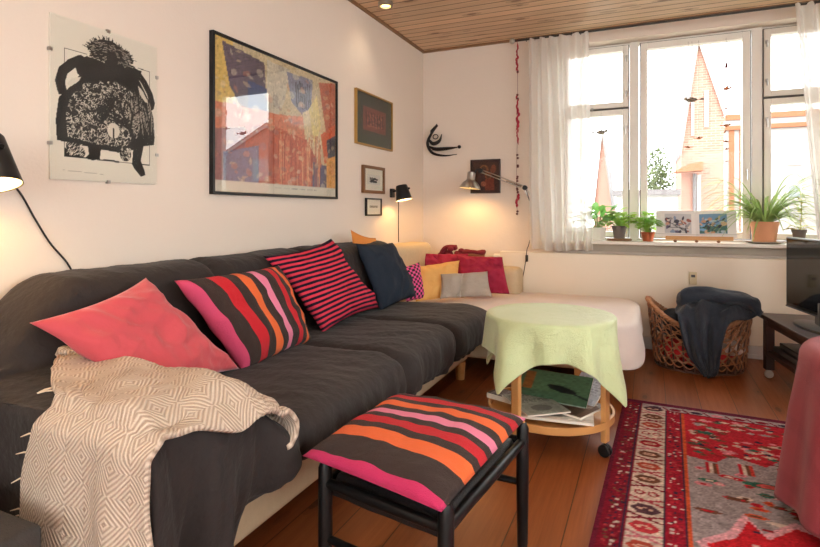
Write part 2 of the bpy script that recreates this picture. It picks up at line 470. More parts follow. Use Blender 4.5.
def gable_house(name, label, x0, x1, xa, y, zl, zr, za, depth, wins, canopy=True):
    t = thing(name, label, 'house', ((x0+x1)/2, y, -.6))
    MB().prism([(x0, y, -.6), (x1, y, -.6), (x1, y, zr), (xa, y, za), (x0, y, zl)], (0, depth, 0)).build('wall', M['brick'], t, False)
    for (xx, zz) in ((x0, zl), (x1, zr)):
        r = MB(); dx = xx-xa; dz = zz-za; L = math.hypot(dx, dz); e = .03
        px, pz = xa+dx*1.03, za+dz*1.03
        r.prism([(xa, y-.05, za), (px, y-.05, pz), (px, y-.05, pz+.05), (xa, y-.05, za+.07)], (0, depth+.1, 0)).build('roof', M['slate'], t, False)
        MB().prism([(xa, y-.08, za-.01), (px, y-.08, pz-.01), (px, y-.08, pz-.06), (xa, y-.08, za-.10)], (0, .04, 0)).build('bargeboard', M['render'], t, False)
    for (a, c, d, e) in wins:
        f = MB().box(a, y-.04, c, d, y+.01, e).build('window', M['render'], t, False)
        MB().box(a+(d-a)*.3, y-.05, c+.03, d-(d-a)*.3, y-.04, e-.03).build('pane', M['greyglass'], f, False)
    return t
g = gable_house('gabled_house', 'steep pink brick gable with slit windows seen through the centre pane', 2.49, 3.25, 2.80, 12.4, 2.30, 3.02, 4.56, 2.6,
            [(2.668, 2.60, 2.722, 3.28), (2.905, 2.76, 2.985, 3.50)])
MB().prism([(2.30, 12.3, 1.83), (2.85, 12.3, 1.86), (2.85, 12.3, 2.03), (2.62, 12.3, 2.0)], (0, -.35, 0)).build('porch_roof', M['orangebrick'], g, False)
MB().tube([(2.73, 12.33, -.55), (2.73, 12.33, 1.82)], .035, 8).build('downpipe', M['slate'], g)
MB().box(2.775, 12.33, -.55, 2.84, 12.4, 1.80).build('corner_board', M['render'], g, False)

t = thing('long_house', 'long pale rendered house with orange brick cornice behind the gable', 'house', (6.5, 18.2, -.6))
MB().box(3.95, 18, -.6, 6.9, 22, 3.4).build('wall', M['render'], t, False)
MB().box(3.9, 17.9, 3.40, 6.95, 22.1, 3.52).box(3.9, 17.86, 3.68, 6.95, 22.1, 3.84).build('cornice', M['orangebrick'], t, False)
MB().box(3.9, 17.92, 3.52, 6.95, 22.05, 3.68).build('cornice_band', M['render'], t, False)
for x in (4.0, 4.26): MB().box(x, 17.95, .4, x+.13, 18, 3.40).build('pilaster', M['orangebrick'], t, False)
for x, z in ((5.38, 2.35), (5.38, 1.4), (6.3, 2.35)):
    f = MB().box(x, 17.96, z, x+.36, 18, z+.42).build('window', M['trim'], t, False)
    MB().box(x+.04, 17.95, z+.04, x+.32, 17.96, z+.38).build('pane', M['greyglass'], f, False)
gable_house('spire_house', 'narrow pink gable seen through the curtain side casement', .44, .92, .66, 16.4, 1.2, 1.2, 3.35, 2.0, [])
gable_house('brick_house', 'brick gabled house with grey roof mirrored in the large framed picture', 7.3, 11.5, 9.35, 14, 2.75, 2.8, 3.85, 5,
            [(9.2, 2.05, 9.9, 2.75), (8.1, 1.0, 8.8, 1.8), (10.1, .9, 10.8, 1.7)])
t = thing('garden_shed', 'low white shed with flat roof below the tree outside', 'shed', (2.0, 10.5, -.6))
MB().box(1.35, 10, -.6, 2.32, 11.2, 1.33).build('wall', M['render'], t, False)
MB().box(1.30, 9.9, 1.33, 2.36, 11.3, 1.42).build('roof', M['slate'], t, False)
# tree
t = thing('garden_tree', 'leafy pale green tree beyond the shed outside the window', 'tree', (2.15, 15.9, -.6))
def leafball(c, rr, n, size, seed):
    r = random.Random(seed); V = []; F = []
    for i in range(n):
        d = V3((r.gauss(0, 1), r.gauss(0, 1), r.gauss(0, 1))).normalized(); p = V3(c)+V3((d.x*rr[0], d.y*rr[1], d.z*rr[2]))*(r.random()**.4)
        a = V3((r.gauss(0, 1), r.gauss(0, 1), r.gauss(0, 1))).normalized()*size*r.uniform(.6, 1.3); b_ = a.cross(d).normalized()*size*.5
        k = len(V); V += [p-a, p+b_, p+a, p-b_]; F.append((k, k+1, k+2, k+3))
    return V, F
M['leaf_far'] = mat('far_leaves', (92, 104, 62), .7, .25, 3)
V, F = leafball((2.10, 15.9, 1.75), (.42, .4, 1.15), 1500, .06, 3)
mk('crown', V, F, M['leaf_far'], t, False)
MB().tube([(2.15, 15.9, -.6), (2.13, 15.9, .6), (2.1, 15.9, 1.6)], [.12, .09, .05]).build('trunk', M['bark'], t)

# ================================================================== LIGHT
w = bpy.data.worlds.new('sky'); S.world = w; w.use_nodes = True
bg = w.node_tree.nodes['Background']; bg.inputs[0].default_value = (.98, .99, 1., 1); bg.inputs[1].default_value = 6.0
def downlight(x, y, power, label, fixture=True):
    t = thing('downlight', label, 'lamp', (x, y, H-.03), 'downlights sunk into the board ceiling')
    MB().lathe([(.046, 0), (.052, .005), (.052, .0295), (.036, .0295), (.036, .012), (.038, 0)], (x, y, H-.031), 24, caps=False).build('trim_ring', M['steel'], t)
    MB().lathe([(.001, 0), (.034, 0), (.034, .004), (.001, .004)], (x, y, H-.016), 20, caps=False).build('lens', M['bulb'], t)
    L = bpy.data.lights.new('downlight_beam', 'SPOT'); L.energy = power; L.color = (1, .83, .62); L.spot_size = R(118); L.spot_blend = .8; L.shadow_soft_size = .035
    o = bpy.data.objects.new('downlight_beam', L); COL.objects.link(o); o.location = (x, y, H-.05)
downlight(.2, 3.36, 2.6, 'small glowing downlight in board ceiling close to the picture wall')
downlight(.9, 1.2, 13, 'added unseen fill downlight in the board ceiling above the near end of the sofa')  # from here down: downlights out of view, added to brighten the room
downlight(2.5, 1.2, 13, 'added unseen fill downlight in the board ceiling above the striped stool and rug')
downlight(2.6, 2.9, 9, 'added unseen fill downlight in the board ceiling above the patterned rug')
downlight(1.2, -.6, 13, 'added unseen fill downlight in the board ceiling behind the camera by the picture wall')
downlight(3.0, -.6, 13, 'added unseen fill downlight in the board ceiling behind the camera near the red table')
S.view_settings.view_transform = 'Standard'; S.view_settings.look = 'None'; S.view_settings.gamma = 1; S.view_settings.use_curve_mapping = False
S.view_settings.exposure = 0.36
S.cycles.use_denoising = True; S.cycles.max_bounces = 10; S.cycles.transparent_max_bounces = 24; S.cycles.diffuse_bounces = 6; S.cycles.glossy_bounces = 4
S.cycles.sample_clamp_indirect = 8; S.cycles.caustics_reflective = False; S.cycles.caustics_refractive = False
# ================================================================== FABRICS
def stripes(name, stops, axis=0, rough=.85, weave=.18, off=None):
    """stops in UV; constant bands"""
    t = NT(name); uv = t.coord('UV'); s = t.sep(uv); f = s[axis]
    wob = t.math('MULTIPLY', t.math('SUBTRACT', t.noise(uv, 4, 2), .5), .012)
    f = t.math('ADD', f, wob)
    c = t.ramp(f, [(p, lin4(k)) for p, k in stops])
    co = t.coord(); n = t.noise(co, 420, 2); c = t.mix(t.math('MULTIPLY', n, weave), c, (.03, .02, .02, 1))
    t.bsdf(c, rough, spec=.2, sheen=.05, bump=t.math('ADD', n, t.math('MULTIPLY', t.noise(co, 26, 4), 2.)), bdist=.003); return t.m
PK, HP, RD, OR, DK, LP = (214, 78, 116), (206, 52, 104), (204, 34, 46), (240, 112, 58), (58, 44, 40), (238, 136, 168)
M['stripe_big'] = stripes('wide_stripe_cloth', [(0, PK), (.05, DK), (.17, RD), (.275, DK), (.37, OR), (.45, DK), (.535, LP), (.595, DK), (.685, RD), (.75, DK), (.83, OR), (.895, DK), (.975, PK)])
M['stripe_stool'] = stripes('stool_stripe_cloth', [(0, LP), (.045, DK), (.12, RD), (.2, DK), (.265, OR), (.345, DK), (.41, LP), (.475, DK), (.535, RD), (.61, DK), (.675, OR), (.785, DK), (.95, HP)], axis=1)
def thin_stripes(name, n, a, b_, axis=1, duty=.5):
    t = NT(name); uv = t.coord('UV'); s = t.sep(uv)
    f = t.math('ADD', t.math('MULTIPLY', s[axis], n), t.math('MULTIPLY', t.math('SUBTRACT', t.noise(uv, 3, 2), .5), .55))
    f = t.math('FRACT', f)
    c = t.mix(t.math('LESS_THAN', f, duty), lin4(a), lin4(b_)); co = t.coord(); n_ = t.noise(co, 400, 2)
    c = t.mix(t.math('MULTIPLY', n_, .15), c, (.03, .02, .02, 1))
    t.bsdf(c, .9, spec=.15, bump=t.math('ADD', n_, t.math('MULTIPLY', t.noise(co, 30, 4), 2.)), bdist=.003); return t.m
M['stripe_thin'] = thin_stripes('thin_stripe_cloth', 17, (216, 62, 84), (34, 26, 44), 1, .5)
M['coral'] = mat('coral_velvet', (192, 76, 84), .75, .08, 6, .003, 45, sheen=.25, spec=.2)
M['navy'] = mat('navy_linen', (38, 46, 58), .9, .15, 20, .003, 120, spec=.2)
M['redquilt'] = mat('red_quilted_cloth', (158, 40, 66), .85, .15, 14, .004, 60, spec=.2)
M['yellow'] = mat('yellow_linen', (230, 176, 104), .85, .06, 10, .003, 60, spec=.2)
M['greycloth'] = mat('grey_linen', (170, 158, 146), .85, .06, 14, .003, 90, spec=.2)
M['orange'] = mat('orange_cloth', (220, 140, 70), .85, .06, 14, .003, 90, spec=.2)
M['throw'] = mat('dark_throw_cloth', (45, 39, 38), .8, .18, 5, .006, 30, spec=.25, sheen=.06)
M['linen'] = mat('beige_upholstery', (204, 184, 152), .9, .08, 40, .002, 300, spec=.15)
M['sheet'] = mat('white_sheet', (226, 214, 208), .8, .03, 5, .004, 22, spec=.2)
M['sofawood'] = mat('pine_leg', (196, 140, 84), .45, .12, 6, stretch=(1, 1, .12))
M['ottoman'] = mat('dark_grey_felt', (64, 60, 58), .9, .15, 60, .002, 300, spec=.15)

# ================================================================== CORNER SOFA
sofa = thing('corner_sofa', 'beige corner sofa on pine legs under a dark cover', 'sofa', (.45, 2.3, 0))
MB().box(.04, .80, .11, .82, 3.30, .335).build('frame', M['linen'], sofa, True, bevel=.02)
MB().box(.04, 3.32, .11, 1.56, 4.34, .25).build('chaise_frame', M['linen'], sofa, True, bevel=.02)
MB().box(.03, 1.06, .336, .19, 3.2, .80).build('backrest', M['linen'], sofa, True, bevel=.03)
MB().box(.24, .81, .25, .84, 1.08, .555).build('armrest', M['linen'], sofa, True, bevel=.03)
for y0, y1 in ((1.10, 1.98), (2.0, 2.62), (2.64, 3.2)):
    MB().box(.24, y0, .336, .80, y1, .405).build('seat_cushion', M['linen'], sofa, True, bevel=.03)
MB().box(.24, 3.26, .25, 1.60, 4.16, .36).build('chaise_cushion', M['linen'], sofa, True, bevel=.04)
for x, y in ((.79, .9), (.79, 3.22), (.12, .9), (.12, 3.2), (1.54, 3.36), (1.54, 4.26), (.12, 4.26)):
    MB().lathe([(.026, 0), (.034, .11)], (x, y, 0), 16).build('leg', M['sofawood'], sofa)
# low padded backs of the corner: along the picture wall and under the window lamp
def pad(x0, y0, z0, x1, y1, z1, r, name, m, parent):
    """box with generously rounded top"""
    bm = bmesh.new(); bmesh.ops.create_cube(bm, size=1)
    for v in bm.verts: v.co = V3((lerp(x0, x1, v.co.x+.5), lerp(y0, y1, v.co.y+.5), lerp(z0, z1, v.co.z+.5)))
    bmesh.ops.bevel(bm, geom=bm.edges[:]+bm.verts[:], offset=r, segments=5, profile=.6, affect='EDGES')
    V = [v.co.copy() for v in bm.verts]; F = [tuple(v.index for v in f.verts) for f in bm.faces]; bm.free()
    return mk(name, V, F, m, parent, True)
pad(.02, 3.30, .25, .24, 4.16, .80, .07, 'corner_back', M['linen'], sofa)
pad(.02, 4.17, .25, .945, 4.39, .605, .06, 'corner_back', M['linen'], sofa)

# ---- the dark cover
SEAMS = (2.0, 2.63)
def armlift(y): return .135*(1-sst(1.04, 1.24, y))
def section(y):
    L = armlift(y); f = sst(.78, 1.13, y); bt = lerp(.60, .842, f); bt -= .026*math.exp(-((y-1.70)/.03)**2)+.02*math.exp(-((y-2.38)/.03)**2)
    endf = sst(3.18, 3.30, y)
    s = .455-.03*endf; bulge = 0.
    for k in SEAMS: bulge -= .034*math.exp(-((y-k)/.028)**2)
    bulge += .012
    zb = lerp(.055+.02*sin(y*31), .345-.09*sst(1.5, 2.4, y)+.010*sin(y*17), sst(.95, 1.24, y))
    xo = .01*sin(y*4.7)+bulge*.8
    xb = .305
    P = [(.012, .72 if f > .5 else .5), (.02, bt-.03), (.07, bt), (.18, bt+.002), (.255, lerp(bt, bt-.03, f)), (.285, lerp(.6, .72, f)), (xb, max(.56, s+L+.03)), (.33, s+L+.01),
         (.45, s+L+bulge*.5), (.70, s+L+bulge), (.86, s+L+bulge), (.94+xo, s+L-.025+bulge), (.968+xo, s+L*.9-.075+bulge), (.968+xo, max(zb+.02, .31+L*.3)), (.945+xo*.6, lerp(zb, min(.31+L*.3, .36), .45)), (.93+.5*xo, zb)]
    return spl([(x, 0, z) for x, z in P], 96)
rows = []
for zl in np.linspace(.30, .88, 16): rows.append((.772+.01*(zl-.3), float(zl)))
for y in np.linspace(.785, 3.30, 190): rows.append((float(y), 9.))
V = []; n = 96
for y, zl in rows:
    for i, p in enumerate(section(max(y, .785))):
        x, z = p.x, p.z
        hang = 1. if i > 74 else 0.
        w_ = nz(x*3, y*3, 1.)*.006+nz(x*9, y*7, z*6)*.004
        folds = 0.
        if i > 66:      # vertical folds below the seat edge
            k = (i-66)/30.
            folds = 1.35*k*(.012*sin(y*23+3*sin(y*5))+.026*nz(y*9, 4.2, z*2)+.016*nz(y*24, 1.2, z*3))
            if y < 1.3: folds *= 2.3; folds += k*.024*math.sin(y*46+z*6+2*nz(y*6, z*2, 5.))
        if 10 < i < 40: x -= .022*(math.exp(-((y-1.70)/.025)**2)+math.exp(-((y-2.38)/.025)**2))
        seam = sum(math.exp(-((y-k)/.10)**2) for k in SEAMS)
        crease = .005*seam*nz(y*26+x*14, x*5, 2.)*(1 if i > 36 else 0)
        crease += (.007*nz(y*15-x*7, x*4+y*2, 6.)+.005*nz(y*34-x*16, x*8+y*5, 2.))*(1 if 44 < i < 70 else .6)
        if zl < 5.:
            if z > zl: z = zl
            yy = y-.012*sin(x*22)*(1-(zl-.3)/.6)
            V.append((x+folds, yy+w_*.5, z)); continue
        V.append((x+folds+(w_ if i > 66 else 0), y, z+(w_+crease if i <= 66 else 0)))
o = mk('sofa_cover', V, [tuple(reversed(f)) for f in gridF(n, len(rows))], M['throw'], None, True, solid=.006, off=-1)
bm = bmesh.new(); bm.from_mesh(o.data); bmesh.ops.dissolve_degenerate(bm, dist=1e-5, edges=bm.edges); bm.to_mesh(o.data); bm.free()
tag(o, 'dark charcoal brown cloth cover spread over the sofa back and seat', 'sofa cover')
_SEC = {}
def top_z(x, y):
    k = round(y, 2)
    if k not in _SEC: _SEC[k] = section(max(k, .785))
    P = _SEC[k][40:72]
    if x <= P[0].x: return P[0].z
    for a, c in zip(P[:-1], P[1:]):
        if a.x <= x <= c.x: return lerp(a.z, c.z, (x-a.x)/max(1e-6, c.x-a.x))
    return P[-1].z-(x-P[-1].x)*.5

# ---- herringbone blanket over the near arm
t = NT('herringbone_wool'); uv = t.coord('UV'); s = t.sep(uv); K = 11.
wob = t.math('MULTIPLY', t.math('SUBTRACT', t.noise(uv, 6, 2), .5), .06)
def tri(f): return t.math('ABSOLUTE', t.math('SUBTRACT', t.math('FRACT', f), .5))
a = tri(t.math('ADD', t.math('MULTIPLY', s[0], K), wob)); c = tri(t.math('ADD', t.math('MULTIPLY', s[1], K*.8), wob))
st = t.math('SINE', t.math('MULTIPLY', t.math('ADD', a, c), 2*PI*9.))
f = t.math('ADD', t.math('MULTIPLY', st, .5), .5)
nn = t.noise(t.coord(), 260, 3)
f = t.math('ADD', t.math('MULTIPLY', f, .8), t.math('MULTIPLY', nn, .3))
col = t.mix(f, lin4((162, 140, 122)), lin4((222, 204, 186)))
t.bsdf(col, .95, spec=.1, sheen=.1, bump=t.math('ADD', f, t.math('MULTIPLY', nn, .6)), bdist=.003); M['blanket'] = t.m
na, nb = 70, 110
V = []; UV = []
def yend(a): return lerp(1.05, 1.17, sst(0, .35, a))+.065*sst(.35, .75, a)-.02*sst(.85, 1, a)
for j in range(nb):
    q = j/(nb-1)
    for i in range(na):
        a = i/(na-1)
        wav = .012*nz(a*5, q*6, 2.)+.006*nz(a*14, q*12, 5.)
        if q < .40:      # hanging down the near end
            h = q/.40
            xl = lerp(.595, .665, h); xr = lerp(1.0, .995, h)
            x = lerp(xl, xr, a); zt = top_z(min(x, .93), .80)+.012
            zb = lerp(.335, .30, a)+.012*sin(a*9)
            z = lerp(zb, zt, h**.85); y = .745-.012*(1-h)+.014*sin(a*13+1)*(1-h)+.010*nz(a*6, h*2, 9)*(1-h*.6)
            y += .035*sst(.85, 1., h)*h
            x += .012*sin(h*6+1)*(1-h)
        else:
            h = (q-.40)/.60
            y = lerp(.785, yend(a), h)
            xl = lerp(.665, .31, min(1, h*1.15)**.8); xr = lerp(.99, 1.0, h)
            x = lerp(xl, xr, a)
            z = top_z(min(x, .95), y)+.026+wav+.006*sin(x*25+y*30)
            if a > .86:      # front edge tips over
                e = (a-.86)/.14; z -= .055*e*e*sst(.05, .4, h)*(1-sst(.6, .9, h))
            if h > .86:      # rolled far edge
                e = (h-.86)/.14; y = lerp(.785, yend(a), .86)+.055*sin(PI*.92*e)*(.5+.5*a); z += .012+.022*(cos(PI*e)-1)*(.4+.6*a)
        V.append((x, y, z)); UV.append((x*1.0, q*.75 if q < .4 else .30+(q-.4)*.72))
o = mk('wool_blanket', V, gridF(na, nb), M['blanket'], None, True, uv=UV, solid=.013, off=1)
tag(o, 'beige and brown diamond patterned wool blanket draped over the near sofa arm', 'blanket')
M['fringe'] = mat('wool_fringe', (226, 206, 180), .9); rr = random.Random(5)
for k in range(16):
    a = rr.random()
    if k < 7:      # fringe at the wall side edge
        j = rr.randrange(4, int(nb*.62)); p = V3(V[j*na]); d = V3((-.035, -.012, -.01+rr.uniform(-.01, .01)))
    else:
        i = rr.randrange(na); p = V3(V[i]); d = V3((rr.uniform(-.01, .01), -.004, -.022))
    MB().tube([p, p+d*.5, p+d+V3((0, 0, -.004))], [.0022, .002, .001], 5).build('tassel', M['fringe'], o)

# ---- white sheet over the chaise
def se(a, b_, n_=5.):
    return lambda th: 1/((abs(cos(th))/a)**n_+(abs(sin(th))/b_)**n_)**(1/n_)
ch = se(.79, .575, 6.)
def hang_ch(th):
    d = (th+PI) % (2*PI)-PI      # front right corner at about -36 deg
    e = math.exp(-((d+.58)/.30)**2)
    return .19+.07*e+.015*sin(5*th) if abs(d) < 2.4 else .04
o = drape('bed_sheet', (1.03, 3.775), ch, .405, hang_ch, lambda th: .12+.16*math.exp(-(((th+PI) % (2*PI)-PI+.58)/.3)**2), .012, 11, M['sheet'], seed=4, er=.035, nth=200, rings=14, solid=.004)
tag(o, 'white sheet covering the chaise end of the sofa under the window', 'bed sheet')

# ================================================================== CUSHIONS
def Q(*p): return [V3(k) for k in p]
pillow('cushion', 'plain coral pink velvet cushion against the sofa back beside the blanket', 'cushion',
       Q((.37, .90, .752), (.325, 1.30, .825), (.50, 1.56, .47), (.55, 1.10, .50)), .075, M['coral'], pinch=.10, wr=.012, fold=lambda u, v: -.020*abs(nz(u*2.2+v*4.5, v*2-u*3, 1.))**.7, seed=2, group='cushions along the sofa')
pillow('cushion', 'big cushion with wide pink, red, orange and dark brown stripes on the sofa', 'cushion',
       Q((.35, 1.395, .805), (.315, 2.03, .80), (.46, 2.08, .455), (.50, 1.575, .455)), .09, M['stripe_big'], pinch=.05, wr=.010, fold=lambda u, v: -.010*abs(nz(u*5+v*2, v*3, 5.))**.7, seed=5, group='cushions along the sofa')
pillow('cushion', 'cushion with thin red and navy pinstripes in the middle of the sofa', 'cushion',
       Q((.275, 1.965, .845), (.285, 2.52, .90), (.42, 2.83, .485), (.43, 2.215, .46)), .09, M['stripe_thin'], pinch=.10, wr=.015, fold=lambda u, v: -.012*abs(nz(u*5-v*2, v*3+u*2, 8.))**.7, seed=8, group='cushions along the sofa')
pillow('cushion', 'dark navy blue creased cushion after the pinstriped one', 'cushion',
       Q((.285, 2.79, .86), (.30, 3.26, .84), (.44, 3.34, .48), (.42, 2.85, .46)), .085, M['navy'], pinch=.05, wr=.011, seed=11, fold=lambda u, v: -.018*abs(nz(u*4+v*3, v*2-u, 3.))**.7, group='cushions along the sofa')
pillow('cushion', 'orange cushion with only its pointed corner above the navy one', 'cushion',
       Q((.17, 2.93, .935), (.155, 3.30, .865), (.20, 3.28, .60), (.20, 2.96, .60)), .035, M['orange'], pinch=.1, wr=.004, seed=13, group='cushions along the sofa')
t = NT('pink_black_check'); uv = t.coord('UV'); s_ = t.sep(uv)
ck = t.n('ShaderNodeTexChecker'); ck.inputs['Scale'].default_value = 9; ck.inputs[1].default_value = lin4((226, 84, 150)); ck.inputs[2].default_value = lin4((30, 22, 28))
t.l(t.scale(uv, (1, 1.6, 1)), ck.inputs[0]); t.bsdf(ck.outputs[0], .85); M['check'] = t.m
pillow('cushion', 'small black and pink chequered cushion squeezed beside the navy one', 'cushion',
       Q((.28, 3.38, .66), (.36, 3.58, .685), (.42, 3.52, .43), (.36, 3.36, .43)), .05, M['check'], pinch=.06, wr=.006, seed=14, group='cushions in the sofa corner')
pillow('cushion', 'mustard yellow cushion standing on the white chaise sheet', 'cushion',
       Q((.285, 3.62, .64), (.565, 3.88, .68), (.60, 3.74, .42), (.385, 3.46, .42)), .055, M['yellow'], pinch=.06, wr=.008, seed=17, group='cushions in the sofa corner')
pillow('cushion', 'small grey beige cushion in front of the red quilted cushions', 'cushion',
       Q((.505, 3.63, .60), (.79, 3.85, .61), (.84, 3.80, .435), (.53, 3.55, .435)), .05, M['greycloth'], pinch=.05, wr=.006, seed=19, group='cushions in the sofa corner',
       fold=lambda u, v: -.03*math.exp(-((u-.45+.1*v)/.06)**2))
pillow('cushion', 'flat red quilted cushion peeking out above the yellow cushion', 'cushion',
       Q((.215, 4.00, .715), (.56, 4.11, .715), (.60, 4.04, .45), (.26, 3.94, .45)), .045, M['redquilt'], pinch=.05, wr=.014, fold=lambda u, v: -.02*abs(nz(u*5, v*5, 6.))**.7, seed=23, group='cushions in the sofa corner')
pillow('cushion', 'large red quilted cushion leaning at the end of the corner back', 'cushion',
       Q((.50, 3.99, .71), (.845, 4.07, .70), (.925, 3.97, .435), (.60, 3.89, .435)), .055, M['redquilt'], pinch=.03, wr=.016, fold=lambda u, v: -.026*abs(nz(u*5, v*5, 4.))**.7, seed=29, group='cushions in the sofa corner')

# things standing on the low corner back
M['wicker'] = mat('brown_wicker', (146, 92, 58), .7, .3, 60, .003, 120)
M['wickerdark'] = mat('dark_wicker', (104, 62, 42), .7, .3, 60, .003, 120)
M['redwool'] = mat('dark_red_wool', (112, 18, 36), .9, .2, 50, .004, 120)
t = thing('wicker_basket', 'small woven basket with a red rim on the corner back', 'basket', (.55, 4.29, .606))
b = MB()
for k in range(5): b.tube([(.55+.085*cos(a), 4.29+.05*sin(a), .614+k*.02) for a in np.linspace(0, 2*PI, 25)[:-1]], .011, 6, closed=True)
b.build('body', M['wicker'], t)
MB().tube([(.55+.088*cos(a), 4.29+.053*sin(a), .715+.006*sin(3*a)) for a in np.linspace(0, 2*PI, 25)[:-1]], .016, 7, closed=True).build('rim', M['redwool'], t)
t = thing('wicker_tray', 'flat brown wicker tray on the corner back beside the small basket', 'tray', (.33, 4.29, .606))
MB().box(.225, 4.23, .606, .445, 4.35, .614).build('base', M['wickerdark'], t, False)
b = MB()
for k in range(4): b.tube([(x, y, .622+k*.018) for x, y in ((.225, 4.23), (.445, 4.23), (.445, 4.35), (.225, 4.35))], .009, 6, closed=True)
b.build('rim', M['wicker'], t)
b = MB(); rr = random.Random(3)
for k in range(16): b.ball((.27+.012*k+rr.uniform(-.02, .02), 4.29+rr.uniform(-.03, .03), .665+.035*sin(k*.9)+rr.uniform(0, .05)), .024, 10, (1.2, 1, .9))
b.tube(spl([(.25, 4.28, .66), (.29, 4.28, .73), (.33, 4.29, .75), (.40, 4.29, .75)], 16), [.02]*16, 8)
tag(b.build('wool_yarn', M['redwool']), 'dark red knitted bundle heaped in the wicker tray', 'yarn')
# ================================================================== STOOL
LG = [(1.09, 1.21), (1.452, 1.14), (1.51, 1.675), (1.10, 1.70)]
st = thing('footstool', 'black wooden footstool with a black leather seat and striped pad', 'footstool', (1.29, 1.43, 0))
for x, y in LG:
    l = MB().lathe([(.013, 0), (.0165, .02), (.0195, .22), (.0185, .375), (.012, .392), (.003, .395)], (x, y, 0), 18).build('leg', M['black'], st)
    MB().lathe([(.0085, .393), (.0085, .3965), (.002, .398)], (x, y, 0), 12).build('dowel', M['pinkwood'], l)
for i, z in ((0, .19), (1, 0), (2, .205), (3, 0)):
    a = V3(LG[i]+(z,)); c = V3(LG[(i+1) % 4]+(z,))
    if z: MB().tube([a, a.lerp(c, .5), c], [.010, .0125, .010], 10).build('stretcher', M['black'], st)
    a.z = c.z = .335
    MB().tube([a, a.lerp(c, .5), c], [.013, .016, .013], 10).build('rail', M['black'], st)
M['leather'] = mat('black_leather', (34, 34, 36), .38, .1, 20, .002, 220)
A, B, C_, D = [V3(p+(0,)) for p in LG]
V = []
for j in range(25):
    for i in range(25):
        u, v = i/24, j/24; uu = lerp(.02, .98, u); vv = lerp(.02, .98, v)
        p = A.lerp(B, uu).lerp(D.lerp(C_, uu), vv); e = min(u, 1-u, v, 1-v)
        z = .357-.02*(1-math.exp(-e*12)); 
        if e < .001: z = .30
        V.append((p.x, p.y, z+nz(u*4, v*4)*.003))
mk('seat', V, gridF(25, 25), M['leather'], st, True, solid=.006)
V = []   # leather wrapped over the side rail
pillow('seat_pad', 'flat striped cushion in red, orange, pink and dark brown on the black stool', 'cushion',
       Q((1.062, 1.72, .405), (1.52, 1.685, .402), (1.462, 1.085, .402), (1.045, 1.17, .412)), .046, M['stripe_stool'], pinch=.015, wr=.005, seed=31, pw=.42, back=.25)

# ================================================================== OTTOMAN at the near corner
t = thing('ottoman', 'dark grey felt covered cube pouf at the near sofa end', 'pouf', (.53, .43, 0))
pad(.26, .22, .04, .812, .662, .452, .018, 'body', M['ottoman'], t)
for x in (.31, .76):
    for y in (.27, .61): MB().box(x-.02, y-.02, 0, x+.02, y+.02, .045).build('foot', M['black'], t, False)

# ================================================================== ROUND TABLE
TC = (1.45, 2.55)
tb = thing('round_table', 'round birch side table on castors under a green cloth', 'table', TC+(0,))
MB().lathe([(.001, .548), (.268, .548), (.282, .555), (.282, .566), (.275, .572), (.001, .572)], TC+(0,), 48, caps=False).build('tabletop', M['pinkwood'], tb)
b = MB().lathe([(.275, .12), (.283, .125), (.283, .155), (.272, .155), (.270, .128), (.001, .128), (.001, .12)], TC+(0,), 56, caps=False); b.build('shelf', M['pinkwood'], tb)
M['rubber'] = mat('black_rubber', (22, 22, 24), .45)
for an in (-22, -112, 160, 68):
    x = TC[0]+.268*cos(R(an)); y = TC[1]+.268*sin(R(an)); q = V3((cos(R(an)), sin(R(an)), 0)); w_ = V3((-q.y, q.x, 0))
    l = MB().obox((x, y, 0), q, w_, .0125, .02, .062, .548).build('leg', M['pinkwood'], tb, True, bevel=.005)
    c = MB().tube([(x, y, .064), (x, y, .045)], .006, 8)
    for s in (-1, 1):
        p = V3((x, y, .026))+w_*(s*.012)
        c.lathe([(.001, -.008), (.022, -.007), (.026, -.003), (.026, .003), (.022, .007), (.001, .008)], p, 18, axis=w_, caps=False)
    c.ball((x, y, .038), .016, 10, (1, 1, 1)).build('castor', M['rubber'], l)
M['greencloth'] = None
t = NT('green_linen'); co = t.coord(); uv = t.coord('UV')
n1 = t.noise(uv, 5, 4); base = t.mix(n1, lin4((188, 204, 148)), lin4((206, 218, 174)))
t.bsdf(base, .55, spec=.5, sheen=.3, bump=t.math('ADD', t.math('MULTIPLY', t.noise(uv, 18, 4), 2.5), t.noise(co, 300, 2)), bdist=.003); M['greencloth'] = t.m
ROT = R(-25)
def sqd(th):
    e = (th-ROT+PI) % (PI/2)     # 0 at a corner
    return .452/max(abs(cos(e-PI/4)), abs(sin(e-PI/4)))
o = drape('tablecloth', TC, lambda th: .292, .578, lambda th: (min(sqd(th), .63)-.292)*(1.0-.10*sin(th*3+1)), lambda th: .05+.22*max(0, cos((th-ROT)*4))**2, .030, 9, M['greencloth'], seed=2.4, er=.012, nth=240, nh=24, solid=.0022, rot=ROT+PI/4)
tag(o, 'pale green linen cloth draped over the round side table', 'tablecloth')

